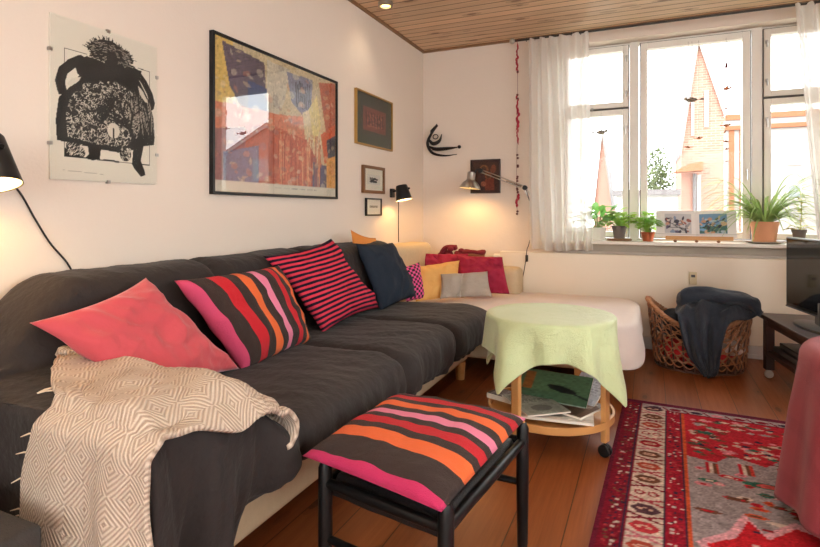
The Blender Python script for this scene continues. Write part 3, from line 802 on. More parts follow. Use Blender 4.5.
# magazines on the shelf
M['print'] = canvas_mat('printed_paper', .35, 0, 0, spec=.5)
def magazine(label, c, sx, sy, rz, tilt, th, paint, tilt_dir=0.):
    """c: centre of the bottom face; tilt about local x"""
    Rm = Matrix.Rotation(R(rz), 4, 'Z') @ Matrix.Rotation(R(tilt), 4, 'X') @ Matrix.Rotation(R(tilt_dir), 4, 'Y')
    c = V3(c); P = lambda x, y, z: c+(Rm @ V3((x, y, z)))
    t = thing('magazine', label, 'magazine', tuple(c), 'magazines on the table shelf')
    MB().hexa([P(-sx, -sy, 0), P(sx, -sy, 0), P(sx, sy, 0), P(-sx, sy, 0), P(-sx, -sy, th), P(sx, -sy, th), P(sx, sy, th), P(-sx, sy, th)]).build('pages', M['paper'], t, False)
    k = Canvas(44, 56, (200, 200, 200)); paint(k)
    k.build('cover', P(-sx, sy, th+.0012), P(sx, sy, 0)-P(-sx, sy, 0), P(-sx, -sy, 0)-P(-sx, sy, 0), M['print'], t)
    return t
def pt_green(k):
    k.A[:] = lin((74, 104, 78)); k.rect(0, 0, 1, .5, (86, 116, 84)); k.rect(0, .72, 1, 1, (142, 160, 150)); k.rect(.05, .06, .2, .5, (150, 96, 50))
    k.ell(.62, .40, .22, .075, (26, 34, 36), .25); k.line([(.7, .42), (1.0, .56)], .02, (26, 34, 36)); 
    for i in range(7): k.rect(.3+i*.05, .75, .32+i*.05, .86, (208, 214, 206))
    k.noise(.12, 2, 3)
def pt_type(bg, fg, pic):
    def f(k):
        k.A[:] = lin(bg)
        for j in range(7):
            x = .08
            while x < .85:
                w_ = RNG.uniform(.04, .16); k.rect(x, .08+j*.06, min(.92, x+w_), .11+j*.06, fg); x += w_+.03
        k.rect(.1, .55, .9, .93, pic); k.ell(.5, .74, .24, .13, tuple(int(c*.6) for c in pic)); k.noise(.10, 2, 5)
    return f
magazine('white magazine with black print lying lowest on the table shelf', (1.485, 2.455, .1565), .165, .12, 6, 0, .012, pt_type((222, 214, 202), (40, 36, 36), (196, 190, 178)))
magazine('brown toned magazine fanned out on the table shelf', (1.515, 2.53, .1695), .15, .11, -24, 0, .008, pt_type((120, 96, 80), (200, 190, 180), (84, 60, 48)))
magazine('grey green magazine with small print pulled out to the shelf front', (1.40, 2.45, .1805), .10, .135, 38, 0, .006, pt_type((150, 158, 146), (70, 84, 76), (134, 142, 130)))
magazine('large green magazine with a dark spoon on its cover propped up', (1.46, 2.56, .205), .165, .115, -8, 35, .006, pt_green)
magazine('pale blue white newspaper standing at the far side of the shelf', (1.60, 2.60, .20), .075, .11, -30, 40, .008, pt_type((206, 208, 214), (170, 172, 182), (190, 194, 204)))
magazine('dark folded newspaper at the wall side of the table shelf', (1.27, 2.53, .157), .05, .10, 70, 0, .022, pt_type((64, 62, 66), (150, 150, 150), (52, 50, 54)))

# ================================================================== RUG
rw, rl = 1.55, 2.45; cw, chh = 236, 372
k = Canvas(cw, chh, (178, 30, 44)); px = lambda m: m/rw; py = lambda m: m/rl
RED, DRED, CRM, GRY, BRN, NAV, PNK, ORG_, GRN = (188, 26, 42), (128, 18, 40), (214, 188, 172), (158, 142, 142), (110, 66, 48), (52, 34, 56), (220, 130, 140), (206, 84, 44), (46, 96, 78)
def motif_speck(x0, y0, x1, y1, step, seed, cols, sz=.008):
    r = random.Random(seed); y = y0
    while y < y1:
        x = x0
        while x < x1-.001:
            c = r.choice(cols); xx = x+r.uniform(0, .012); yy = y+r.uniform(0, .012); a = r.uniform(.004, sz); b_ = r.uniform(.004, sz)
            k.rect(px(xx-a), py(yy-b_), px(xx+a), py(yy+b_), c); x += step
        y += step
# left border : dark red, cream, red ; far border : plum + grey
k.rect(0, 0, 1, 1, RED)
FX, FY = .295, .125        # field starts
k.rect(px(FX), py(FY), 1, 1, (186, 34, 48))
k.rect(0, 0, px(.093), 1, DRED); k.rect(0, 0, px(.014), 1, (104, 22, 44)); k.rect(px(.02), 0, px(.026), 1, NAV); k.rect(px(.082), 0, px(.088), 1, NAV)
motif_speck(.034, .02, .078, rl, .017, 1, [(206, 188, 176), BRN, (176, 56, 60), NAV, (150, 30, 44), (150, 30, 44), (120, 84, 60)], .0055)
k.rect(px(.093), 0, px(.208), 1, CRM)
k.rect(px(.208), 0, px(.295), 1, (164, 22, 44)); k.rect(px(.211), 0, px(.216), 1, NAV); k.rect(px(.276), 0, px(.280), 1, NAV); k.rect(px(.283), 0, px(.295), 1, ORG_)
motif_speck(.224, .02, .27, rl, .017, 2, [(218, 200, 190), (130, 20, 40), (176, 60, 64), NAV, (140, 22, 40), (186, 40, 50)], .0055)
k.rect(0, 0, 1, py(.045), (104, 30, 56)); k.rect(px(.093), py(.045), 1, py(FY-.02), (172, 154, 154))
r = random.Random(4)
x = .16
while x < rw:
    k.ell(px(x), py(.08), px(.028), py(.016), r.choice([NAV, DRED, PNK])); k.line([(px(x+.035), py(.06)), (px(x+.06), py(.1))], .003, DRED); x += .095
k.rect(px(.208), py(FY-.022), 1, py(FY-.008), DRED)
y = .11; i = 0
while y < rl:
    c = r.choice([(170, 30, 46), (176, 70, 52), BRN, (190, 52, 60), (84, 50, 60)])
    X0, X1, xm = .100, .201, .150
    if i % 5 != 3:
        hx = [(px(X0), py(y)), (px(X0+.026), py(y-.031)), (px(X1-.026), py(y-.031)), (px(X1), py(y)), (px(X1-.026), py(y+.031)), (px(X0+.026), py(y+.031))]
        k.poly(hx, c); k.ell(px(xm), py(y), px(.026), py(.010), (216, 170, 150)); k.ell(px(xm), py(y), px(.012), py(.005), c)
    else:
        for dx in (-.024, .024):
            k.ell(px(xm+dx), py(y), px(.02), py(.018), (160, 40, 56)); k.ell(px(xm+dx), py(y), px(.011), py(.010), CRM)
    cc = r.choice([(170, 56, 70), DRED, (196, 110, 120)])
    k.line([(px(X0), py(y+.040)), (px(X1), py(y+.078))], .0035, cc, rl/rw); k.line([(px(X1), py(y+.040)), (px(X0), py(y+.078))], .0035, cc, rl/rw)
    y += .118; i += 1
# field
m = k.inside([(px(FX), py(FY)), (1, py(FY)), (1, 1), (px(FX), 1)])
def mirror_poly(P, c, a=1.): k.poly([(px(x), py(y)) for x, y in P], c, a, m)
def step_medal(cx, cy, hx, hy, n, c, edge=None):
    P = []
    for q in range(n): P += [(cx+hx*q/n, cy-hy*(1-q/n)), (cx+hx*(q+1)/n, cy-hy*(1-q/n))]
    for q in range(n): P += [(cx+hx*(1-q/n), cy+hy*q/n), (cx+hx*(1-q/n), cy+hy*(q+1)/n)][::1]
    Lh = [(2*cx-x, y) for x, y in reversed(P)]; P = P+Lh
    if edge:
        mirror_poly([(cx+(x-cx)*1.07, cy+(y-cy)*1.07) for x, y in P], edge)
    mirror_poly(P, c)
CXF = .94
mirror_poly([(FX, .64), (.40, .66), (.46, .56), (.58, .62), (.66, .50), (.80, .60), (.90, .50), (1.1, .56), (1.55, .5), (1.55, 1.9), (FX, 1.9)], GRY)
r = random.Random(9)
for q in range(330):      # flower rows in the far red part
    x = r.uniform(FX+.02, 1.52); y = r.uniform(FY+.01, .60); c = r.choice([(206, 176, 160), (206, 176, 160), BRN, GRN, NAV, PNK, (150, 20, 36), GRY])
    a = r.uniform(.012, .036); k.poly([(px(x-a), py(y)), (px(x), py(y-.014)), (px(x+a), py(y)), (px(x), py(y+.014))], c, 1., m)
for q in range(120):       # ornaments on the grey ground
    x = r.uniform(FX+.03, 1.5); y = r.uniform(.62, 1.15); c = r.choice([RED, RED, PNK, CRM, BRN, GRN, ORG_]); a = r.uniform(.018, .05)
    k.poly([(px(x-a), py(y)), (px(x-a*.4), py(y-.014)), (px(x+a*.4), py(y-.014)), (px(x+a), py(y)), (px(x+a*.4), py(y+.014)), (px(x-a*.4), py(y+.014))], c, 1., m)
    k.ell(px(x), py(y), px(a*.4), py(.006), r.choice([CRM, RED, BRN]), clip=m)
for (x, y) in ((.36, .72), (.48, .68), (.62, .66), (.76, .68), (.92, .62)):       # striped tabs
    for q in range(4): k.rect(px(x+q*.012), py(y-.05), px(x+q*.012+.012), py(y+.05), (RED, CRM, BRN, (196, 60, 48))[q], 1., m)
for (x, y) in ((.74, .93), (.56, .80)):
    k.ell(px(x), py(y), px(.085), py(.024), GRN, clip=m); k.ell(px(x), py(y), px(.035), py(.018), (206, 84, 80), clip=m)
mirror_poly([(.40, 1.19), (.455, 1.05), (.50, 1.16), (.60, 1.04), (.80, 1.12), (.95, 1.0), (1.2, 1.1), (1.5, 1.05), (1.5, 1.9), (.40, 1.9), (.36, 1.4), (.30, 1.3)], (226, 160, 168))
mirror_poly([(.42, 1.22), (.465, 1.09), (.51, 1.19), (.60, 1.08), (.80, 1.15), (.95, 1.03), (1.2, 1.13), (1.5, 1.08), (1.5, 1.9), (.42, 1.9), (.38, 1.4), (.33, 1.3)], (196, 30, 40))
step_medal(CXF, 1.60, .50, .40, 4, (196, 30, 40), (232, 196, 196))
for (x, y, a, b_) in ((.58, 1.26, .075, .04), (.74, 1.20, .09, .045), (.55, 1.40, .06, .035), (.94, 1.10, .1, .05), (.94, 1.33, .16, .12), (1.2, 1.1, .08, .04), (.72, 1.4, .08, .05)):
    k.ell(px(x), py(y), px(a), py(b_), CRM, clip=m); k.ell(px(x), py(y), px(a*.72), py(b_*.7), r.choice([BRN, RED, ORG_, NAV]), clip=m); k.ell(px(x), py(y), px(a*.35), py(b_*.35), (216, 160, 130), clip=m)
for q in range(110):
    x = r.uniform(FX+.06, 1.5); y = r.uniform(1.12, 1.8); c = r.choice([(220, 180, 170), (150, 20, 34), ORG_, BRN, NAV, PNK]); a = r.uniform(.006, .016)
    k.rect(px(x-a), py(y-.006), px(x+a), py(y+.006), c, 1., m)
k.rect(px(.455), py(.9), px(.47), 1, PNK, .0)
k.noise(.16, 1, 8); k.noise(.09, 3, 9)
M['rug'] = canvas_mat('wool_rug_pile', .95, 0, .004, 500, .1, .25)
ang = R(-3.0); ex = V3((cos(ang), sin(ang), 0)); ey = V3((-.032, -1, 0)).normalized(); O = V3((1.745, 3.232, 0))
rug = thing('rug', 'red oriental rug with cream border of hexagons on the floor', 'rug', tuple(O+ex*rw/2+ey*rl/2))
k.build('pile', O+V3((0, 0, .0095)), ex*rw, ey*rl, M['rug'], rug)
q = [O, O+ex*rw, O+ex*rw+ey*rl, O+ey*rl]; q = [q[3], q[2], q[1], q[0]]
M['rugback'] = mat('rug_backing', (110, 26, 44), .95)
MB().hexa([p+V3((0, 0, .001)) for p in q]+[p+V3((0, 0, .0088)) for p in q]).build('backing', M['rugback'], rug, False)
f = MB(); rr = random.Random(2); M['rugfringe'] = mat('rug_fringe', (206, 190, 182), .95)
for i in range(300):
    p = O+ex*(rw*i/299); f.tube([p+V3((0, 0, .006)), p-ey*(.012+rr.uniform(0, .006))+ex*rr.uniform(-.004, .004)+V3((0, 0, .002))], [.003, .0015], 4)
tag(f.build('fringe', M['rugfringe'], rug), kind='stuff')

# ================================================================== WICKER LAUNDRY BASKET + CLOTHES
M['rattan'] = mat('rattan_cane', (164, 112, 76), .5, .3, 30, .002, 80)
M['rattandark'] = mat('dark_rattan', (84, 54, 40), .6, .3, 30, .002, 80)
BC = (2.175, 4.095); bk = thing('laundry_basket', 'big oval open weave rattan basket by the radiator', 'basket', BC+(0,))
def bshape(th, h):
    """oval with high ends; h 0..1"""
    fl = .86+.16*h; x = .305*fl*cos(th); y = .205*fl*sin(th)
    top = .285+.155*abs(cos(th))**2.2
    return V3((BC[0]+x, BC[1]+y, .012+top*h))
b = MB().lathe([(.001, 0), (.25, 0), (.25, .012), (.001, .012)], (0, 0, 0), 40, caps=False)
b.V = [V3((BC[0]+v.x*1.02, BC[1]+v.y*.68, v.z)) for v in b.V]; b.build('base', M['rattandark'], bk, False)
b = MB(); NP = 160
for j in range(7):       # lattice of waving canes
    for ph in (0, 1):
        P = []
        for i in range(NP):
            th = 2*PI*i/NP; h = .07+.83*(j+.5)/7+.068*sin(13*th+PI*ph+j*PI*.55)+.012*nz(cos(th)*2, sin(th)*2, j+ph*9)
            p = bshape(th, h); d = V3((cos(th), sin(th), 0))*(.006*(1 if ph else -1)*cos(13*th+j)); P.append(p+d)
        b.tube(P, .0044, 5, closed=True)
b.build('weave', M['rattan'], bk)
b = MB()
for i in range(26):
    th = 2*PI*i/26; b.tube([bshape(th, .0), bshape(th, .5), bshape(th, .97)], .006, 5)
b.build('uprights', M['rattandark'], bk)
b = MB()
for ph in range(3):
    b.tube([bshape(2*PI*i/NP, .985)+V3((0, 0, .010*sin(26*2*PI*i/NP+ph*2.1)))+V3((cos(2*PI*i/NP), sin(2*PI*i/NP), 0))*(.010*cos(26*2*PI*i/NP+ph*2.1)) for i in range(NP)], .0095, 6, closed=True)
b.build('rim', M['rattan'], bk)
def blob(name, c, rx, ry, rz, m, seed, amp=.18, nth=64, nph=34):
    V = []
    for j in range(nph):
        ph = -PI/2+PI*j/(nph-1)
        for i in range(nth):
            th = 2*PI*i/nth; d = V3((cos(ph)*cos(th), cos(ph)*sin(th), sin(ph)))
            rr_ = 1+amp*nz(d.x*1.6, d.y*1.6, d.z*1.6+seed)+amp*.45*nz(d.x*5, d.y*5, d.z*5+seed)
            V.append((c[0]+rx*rr_*d.x, c[1]+ry*rr_*d.y, c[2]+rz*rr_*d.z))
    return mk(name, V, gridF(nth, nph, True), m, None, True)
M['redlaundry'] = mat('red_laundry', (190, 36, 40), .9, .2, 12, .004, 60)
M['whitelaundry'] = mat('white_laundry', (222, 206, 196), .9, .1, 12, .004, 60)
M['blacklaundry'] = mat('black_laundry', (34, 33, 38), .95, .2, 12, .004, 60)
tag(blob('garment', (2.16, 4.09, .125), .225, .145, .10, M['redlaundry'], 3), 'red garment showing through the weave low in the rattan basket', 'clothing', 'laundry in the rattan basket')
tag(blob('garment', (2.36, 4.05, .165), .075, .085, .050, M['whitelaundry'], 5), 'small white garment showing through the basket weave near the television', 'clothing', 'laundry in the rattan basket')
tag(blob('garment', (2.07, 4.09, .285), .165, .135, .10, M['blacklaundry'], 8, .12), 'black garment bulging up inside the rattan basket beside the sweater', 'clothing', 'laundry in the rattan basket')
t = NT('charcoal_knit'); co = t.coord(); n = t.noise(co, 170, 3); base = t.mix(t.noise(co, 7, 4), lin4((40, 45, 54)), lin4((66, 72, 84)))
t.bsdf(t.mix(t.math('MULTIPLY', n, .45), base, (.012, .013, .016, 1)), .95, spec=.1, sheen=.15, bump=t.math('ADD', n, t.math('MULTIPLY', t.noise(co, 22, 4), 3.)), bdist=.004); M['knit'] = t.m
# the sweater: heap on the rim, sleeve-like tail hanging down the front
na, nb = 64, 120; V = []
def sect(q):
    """path from behind the basket over the heap and down the front: centre x, half width, y, z, lift"""
    P = [(2.26, .16, 4.25, .33), (2.28, .235, 4.18, .44), (2.29, .255, 4.08, .485), (2.26, .23, 3.98, .48), (2.21, .175, 3.895, .455), (2.19, .14, 3.852, .37), (2.185, .115, 3.852, .26), (2.19, .09, 3.858, .14), (2.205, .055, 3.858, .055), (2.205, .03, 3.845, .022)]
    s = q*(len(P)-1); i = min(int(s), len(P)-2); t_ = s-i
    g = lambda k: P[max(0, min(len(P)-1, k))]
    o = []
    for d in range(4):
        a_, b_, c_, e_ = g(i-1)[d], g(i)[d], g(i+1)[d], g(i+2)[d]
        o.append(.5*((2*b_)+(c_-a_)*t_+(2*a_-5*b_+4*c_-e_)*t_**2+(3*b_-a_-3*c_+e_)*t_**3))
    return o
for j in range(nb):
    q = j/(nb-1); cx, hw, cy, cz = sect(q)
    top = sst(.62, .35, q) if False else 1-sst(.35, .62, q)
    for i in range(na):
        a = 2*i/(na-1)-1
        x = cx+hw*a; fold = .018*sin(a*7+q*5)+.014*nz(a*2.6, q*7, 3.)*1.5+.012*sin(a*13-q*9+2)
        drop = -.10*abs(a)**3*top+(-.05*max(0, a)*top*(1-abs(a)))
        z = cz+drop+fold*top+nz(a*5, q*12, 7.)*.008
        y = cy-(1-top)*(fold*.8+.010*(1-a*a))+top*.02*nz(a*3, q*5, 1.)
        V.append((x, y, max(.008, z)))
o = mk('sweater', V, gridF(na, nb), M['knit'], None, True, solid=.014, off=1)
sl = spl([(2.04, 4.02, .455), (2.08, 3.985, .49), (2.18, 3.985, .51), (2.30, 3.98, .50), (2.42, 3.985, .485), (2.49, 4.0, .455), (2.52, 4.02, .425)], 44); V = []
for i, p in enumerate(sl):
    e = i/43; rr_ = .058*(min(1, e*7+.15)*min(1, (1-e)*6+.25))**.5
    for q in range(20):
        a = 2*PI*q/20; w_ = 1+.30*nz(e*5, cos(a)*1.2, sin(a)*1.2)+.16*sin(a*3+e*9)
        V.append((p.x+.012*nz(e*9, a, 1.), p.y+rr_*1.25*w_*cos(a), p.z+rr_*.86*w_*sin(a)))
F = gridF(20, 44, True)+[tuple(range(19, -1, -1)), tuple(43*20+q for q in range(20))]
mk('rolled_sleeve', V, F, M['knit'], o, True, sub=1)
tag(o, 'charcoal knitted sweater thrown over the front of the rattan basket', 'sweater')

# ================================================================== TV BENCH, TV
bd = V3((.135, -.99, 0)).normalized(); bn = V3((.99, .135, 0)).normalized()
B0 = V3((2.515, 4.07, 0))          # far inner corner of the top
tv = thing('tv_bench', 'low dark wooden television bench on castors', 'bench', tuple(B0+bd*.45+bn*.22))
LEN, DEP = .95, .44
def bb(u0, u1, w0, w1, z0, z1):
    P = lambda u, w_: B0+bd*u+bn*w_
    q = [P(u0, w0), P(u1, w0), P(u1, w1), P(u0, w1)]
    return MB().hexa([V3((p.x, p.y, z0)) for p in q]+[V3((p.x, p.y, z1)) for p in q])
bb(0, LEN, 0, DEP, .372, .400).build('tabletop', M['darkwood'], tv, False, bevel=.004)
bb(.03, LEN-.03, .02, DEP-.02, .335, .372).build('apron', M['darkwood'], tv, False)
bb(.03, LEN-.03, .02, DEP-.02, .155, .178).build('shelf', M['darkwood'], tv, False)
for u in (.03, LEN-.08):
    for w_ in (.015, DEP-.065):
        l = bb(u, u+.05, w_, w_+.05, .055, .372).build('leg', M['darkwood'], tv, False, bevel=.003)
        p = B0+bd*(u+.025)+bn*(w_+.025); c = MB().tube([(p.x, p.y, .056), (p.x, p.y, .04)], .008, 8)
        c.lathe([(.001, -.011), (.022, -.010), (.0255, -.006), (.0255, .006), (.022, .010), (.001, .011)], (p.x, p.y, .0255), 18, axis=bd, caps=False)
        c.build('castor', mat('white_castor', (196, 190, 180), .4) if 'castor' not in M else M['castor'], l)
M['device'] = mat('grey_device', (70, 70, 72), .4, .1)
p = B0+bd*.28+bn*.2
t = thing('media_player', 'flat dark grey media player on the bench shelf', 'media player', (p.x, p.y, .179))
bb(.10, .50, .05, .36, .184, .215).build('case', M['device'], t, False, bevel=.003)
bb(.12, .48, .07, .34, .179, .184).build('feet', M['black'], t, False)
p = B0+bd*.28+bn*.2
t = thing('set_top_box', 'black box lying on top of the grey media player', 'set-top box', (p.x, p.y, .215))
bb(.14, .46, .07, .33, .2155, .245).build('case', M['black'], t, False, bevel=.003)
bb(.16, .44, .066, .07, .222, .238).build('front_panel', M['device'], t, False)
# television
sd = V3((.20, -.98, 0)).normalized(); sn = V3((-.98, -.20, 0)).normalized(); T0 = V3((2.645, 3.98, 0)); TW = .735; Z0, Z1 = .468, .892
tvs = thing('television', 'black flat screen television standing on the dark bench', 'television', tuple(T0+sd*TW/2+V3((0, 0, .40))))
def tbx(u0, u1, d0, d1, z0, z1):
    P = lambda u, d: T0+sd*u-sn*d
    q = [P(u0, d0), P(u1, d0), P(u1, d1), P(u0, d1)]
    return MB().hexa([V3((p.x, p.y, z0)) for p in q]+[V3((p.x, p.y, z1)) for p in q])
M['tvcase'] = mat('tv_plastic', (26, 26, 29), .3, .05, coat=.3)
t_ = NT('tv_screen'); t_.bsdf((.008, .010, .013, 1), .08, spec=.5); M['screen'] = t_.m
tbx(0, TW, 0, .032, Z0, Z1).build('case', M['tvcase'], tvs, False, bevel=.004)
tbx(.16, TW-.16, .032, .07, Z0+.06, Z1-.1).build('back_box', M['tvcase'], tvs, False, bevel=.01)
tbx(.012, TW-.012, -.0015, .002, Z0+.024, Z1-.012).build('screen', M['screen'], tvs, False)
M['tvtrim'] = mat('tv_trim', (110, 112, 116), .3, metal=.6)
tbx(.0, TW, -.003, .001, Z0-.001, Z0+.007).build('trim_strip', M['tvtrim'], tvs, False)
p = T0+sd*(TW/2)-sn*.02
MB().box(p.x-.02, p.y-.05, .415, p.x+.02, p.y+.05, Z0+.08).build('neck', M['tvcase'], tvs, False, bevel=.006)
b = MB().lathe([(.001, .401), (.98, .401), (1., .404), (.97, .414), (.6, .422), (.001, .424)], (0, 0, 0), 40, caps=False)
b.V = [V3((p.x, p.y, v.z))+sd*(v.x*.225)+sn*(v.y*.105) for v in b.V]; b.build('stand', M['tvcase'], tvs)

# ================================================================== RED TABLE
RC = (2.72, 2.22)
rt = thing('pedestal_table', 'small round table entirely hidden under the red cloth', 'table', RC+(0,))
MB().lathe([(.001, .548), (.34, .548), (.345, .556), (.345, .57), (.001, .572)], RC+(0,), 40, caps=False).build('tabletop', M['darkwood'], rt)
MB().lathe([(.12, .0), (.12, .02), (.03, .05), (.03, .548)], RC+(0,), 24).build('pedestal', M['darkwood'], rt)
t = NT('red_woven_cloth'); uv = t.coord('UV'); s_ = t.sep(uv); co = t.coord()
def band(o, n, w_): return t.math('LESS_THAN', t.math('ABSOLUTE', t.math('SUBTRACT', t.math('FRACT', t.math('MULTIPLY', o, n)), .5)), w_)
bnd = t.math('MULTIPLY', t.math('ADD', band(s_[0], 5.2, .12), band(s_[1], 5.2, .12)), .16)
base = t.mix(t.noise(uv, 6, 3), lin4((150, 60, 70)), lin4((166, 74, 82))); c = t.mix(bnd, base, lin4((112, 34, 52)))
n = t.noise(co, 350, 2); t.bsdf(t.mix(t.math('MULTIPLY', n, .2), c, (.05, .01, .015, 1)), .85, spec=.2, sheen=.15, bump=n, bdist=.002); M['redcloth'] = t.m
o = drape('tablecloth', RC, lambda th: .375, .592, lambda th: .575+.012*sin(3*th), lambda th: .125+.02*sin(5*th+1), .022, 9, M['redcloth'], seed=6.2, er=.045, nth=240, nh=40, solid=.004)
tag(o, 'dull red woven cloth hanging to the rug from a small round table', 'tablecloth')
# ================================================================== RADIATOR
M['trv'] = mat('valve_plastic', (226, 220, 208), .5)
rad = thing('radiator', 'long flat cream panel radiator under the window sill', 'radiator', (1.95, 4.47, 0))
pad(.735, 4.428, .105, 3.15, 4.496, .718, .008, 'panel', M['rad'], rad)
for x in (.98, 2.9): MB().box(x, 4.496, .25, x+.04, W, .60).build('bracket', M['trim'], rad, False)
MB().lathe([(.017, 0), (.020, .008), (.020, .05), (.014, .056)], (.732, 4.455, .675), 16, axis=(-1, 0, 0)).build('valve_knob', M['trv'], rad)
MB().tube([(.70, 4.46, .66), (.70, 4.46, .0)], .008, 8).build('pipe', M['trim'], rad)
M['meter'] = mat('meter_plastic', (204, 188, 152), .5)
mt = thing('heat_meter', 'small beige heat meter clipped to the radiator above the basket', 'heat meter', (2.165, 4.42, .518))
MB().box(2.140, 4.404, .518, 2.190, 4.4282, .609).build('case', M['meter'], mt, False, bevel=.004)
MB().box(2.152, 4.4025, .572, 2.178, 4.405, .590).build('display', M['device'], mt, False)

# ================================================================== CURTAINS
M['rod'] = mat('dark_rod', (62, 58, 54), .35, .1, metal=.6)
cr = thing('curtain_rod', 'dark metal curtain rod with a ball end over the window', 'curtain rod', (2.2, 4.36, 2.42))
MB().tube([(.865, 4.36, 2.435), (3.6, 4.36, 2.435)], .0085, 10).build('rod', M['rod'], cr)
for x in (.855, 3.61): MB().ball((x, 4.36, 2.435), .024, 14).build('finial', M['steel'], cr)
for x in (1.02, 3.5):
    MB().tube([(x, 4.36, 2.435), (x, 4.40, 2.435), (x, W, 2.44)], .006, 8).lathe([(.022, 0), (.022, .006)], (x, W-.006, 2.44), 16, axis=(0, 1, 0)).build('bracket', M['rod'], cr)
rr = [(.97+.07*i) for i in range(7)]+[2.80+.08*i for i in range(8)]
for x in rr:
    MB().tube([(x+.002*sin(a), 4.36+.014*cos(a), 2.433+.014*sin(a)) for a in np.linspace(0, 2*PI, 15)[:-1]], .0022, 5, closed=True).build('ring', M['rod'], cr)
t = NT('sheer_leaf_curtain'); uv = t.coord('UV'); s_ = t.sep(uv)
df = t.n('ShaderNodeBsdfDiffuse'); tl = t.n('ShaderNodeBsdfTranslucent'); tp = t.n('ShaderNodeBsdfTransparent'); tp.inputs[0].default_value = (1, 1, 1, 1)
vo = t.n('ShaderNodeTexVoronoi'); vo.inputs['Scale'].default_value = 1.; nzv = t.n('ShaderNodeTexNoise'); nzv.inputs['Scale'].default_value = 7.
t.l(uv, nzv.inputs['Vector']); va = t.n('ShaderNodeVectorMath', operation='MULTIPLY_ADD'); t.l(nzv.outputs['Color'], va.inputs[0]); va.inputs[1].default_value = (.12, .12, 0); t.l(uv, va.inputs[2])
t.l(t.scale(va.outputs[0], (17, 9, 1)), vo.inputs['Vector'])
vein = t.math('LESS_THAN', t.math('ABSOLUTE', t.math('SUBTRACT', t.math('FRACT', t.math('MULTIPLY', vo.outputs['Distance'], 3.2)), .5)), .17)
band = t.math('SMOOTHSTEP', .25, .45, t.math('ABSOLUTE', t.math('SUBTRACT', t.math('FRACT', t.math('MULTIPLY', s_[0], 3.4)), .5))) if False else t.math('LESS_THAN', t.math('FRACT', t.math('MULTIPLY', s_[0], 3.6)), .45)  # lengthwise bands put fold shading into the cloth's colour and transparency
dens = t.math('ADD', t.math('MULTIPLY', vein, .5), t.math('MULTIPLY', band, .5))
t.l(t.mix(dens, lin4((236, 231, 224)), lin4((248, 244, 238))), df.inputs[0]); t.l(t.mix(dens, lin4((236, 232, 226)), lin4((200, 195, 188))), tl.inputs[0])
fac = t.math('ADD', .15, t.math('MULTIPLY', dens, -.12)); m1 = t.n('ShaderNodeMixShader'); m1.inputs[0].default_value = .5
t.l(df.outputs[0], m1.inputs[1]); t.l(tl.outputs[0], m1.inputs[2]); m2 = t.n('ShaderNodeMixShader'); t.l(fac, m2.inputs[0]); t.l(m1.outputs[0], m2.inputs[1]); t.l(tp.outputs[0], m2.inputs[2]); t.l(m2.outputs[0], t.out.inputs[0])
M['curtain'] = t.m
def curtain(label, x0t, x1t, x0b, x1b, zt, zb, nf, seed):
    nu, nv = 170, 70; V = []; UV = []
    for j in range(nv):
        q = j/(nv-1); z = lerp(zt, zb, q)
        for i in range(nu):
            u = i/(nu-1); uu = u+.012*sin(u*9+q*2+seed); x = lerp(lerp(x0t, x0b, q), lerp(x1t, x1b, q), uu)
            am = lerp(.030, .046, q)*(1+.6*nz(u*5, q*1.2, seed))
            y = 4.352+am*sin(2*PI*nf*u+seed+.8*sin(q*2.2+u*5)+.7*sin(u*11+seed))+.006*nz(u*9, q*3, seed+4)
            zz = z+(.006*sin(2*PI*nf*u+1) if q < .02 else 0)+(.007*sin(u*8+seed) if q > .97 else 0)
            V.append((x, y, zz)); UV.append((u*1.35, q*1.7))
    o = mk('curtain', V, [tuple(reversed(f)) for f in gridF(nu, nv)], M['curtain'], None, True, uv=UV)
    return tag(o, label, 'curtain', 'sheer curtains of the big window')
curtain('white sheer leaf patterned curtain beside the hanging red garland', .978, 1.452, .995, 1.478, 2.432, .745, 6, 1.3)
curtain('white sheer leaf patterned curtain above the television', 2.772, 3.42, 2.885, 3.45, 2.432, .86, 8, 4.1)

# ================================================================== GARLAND
M['redfelt'] = mat('red_felt', (158, 34, 52), .9, .2, 40)
M['bead'] = mat('brown_beads', (92, 44, 36), .4, .2, 60)
M['cordred'] = mat('red_string', (120, 40, 44), .8)
gx, gy = .902, 4.335
g = thing('hanging_garland', 'red cloth birds and beads on a string hung from the curtain rod end', 'garland', (gx, gy, 1.02))
b = MB().tube(spl([(gx, gy, 2.424), (gx+.002, gy, 1.8), (gx-.006, gy, 1.4), (gx-.002, gy, 1.03)], 30), .0016, 5)
b.tube([(gx+.0112*sin(a), 4.36-.013+.0125+.0125*cos(a)-.0125, 2.435+.0125*sin(a)) for a in np.linspace(0, 2*PI, 13)], .0018, 5); b.build('string', M['cordred'], g)
def rag(z0, z1, w_, seed, n):
    b = MB(); r = random.Random(seed)
    for k in range(n):
        z = lerp(z0, z1, (k+.5)/n); L = (z1-z0)/n
        b.tube(spl([(gx+r.uniform(-.7, .7)*w_, gy+r.uniform(-.3, .3)*w_, z-L*1.1), (gx+r.uniform(-.6, .6)*w_, gy, z), (gx+r.uniform(-.3, .3)*w_, gy, z+L*.8)], 8), [.001, w_*.15, w_*.3, w_*.42, w_*.4, w_*.3, w_*.2, .001], 7)
    return b
for i, (z0, z1, w_) in enumerate(((2.28, 2.40, .014), (2.17, 2.29, .018), (1.86, 1.99, .016), (1.72, 1.88, .026), (1.60, 1.72, .014), (1.09, 1.19, .026))):
    rag(z0, z1, w_, 11+i, 5).build('cloth_bird', M['redfelt'], g)
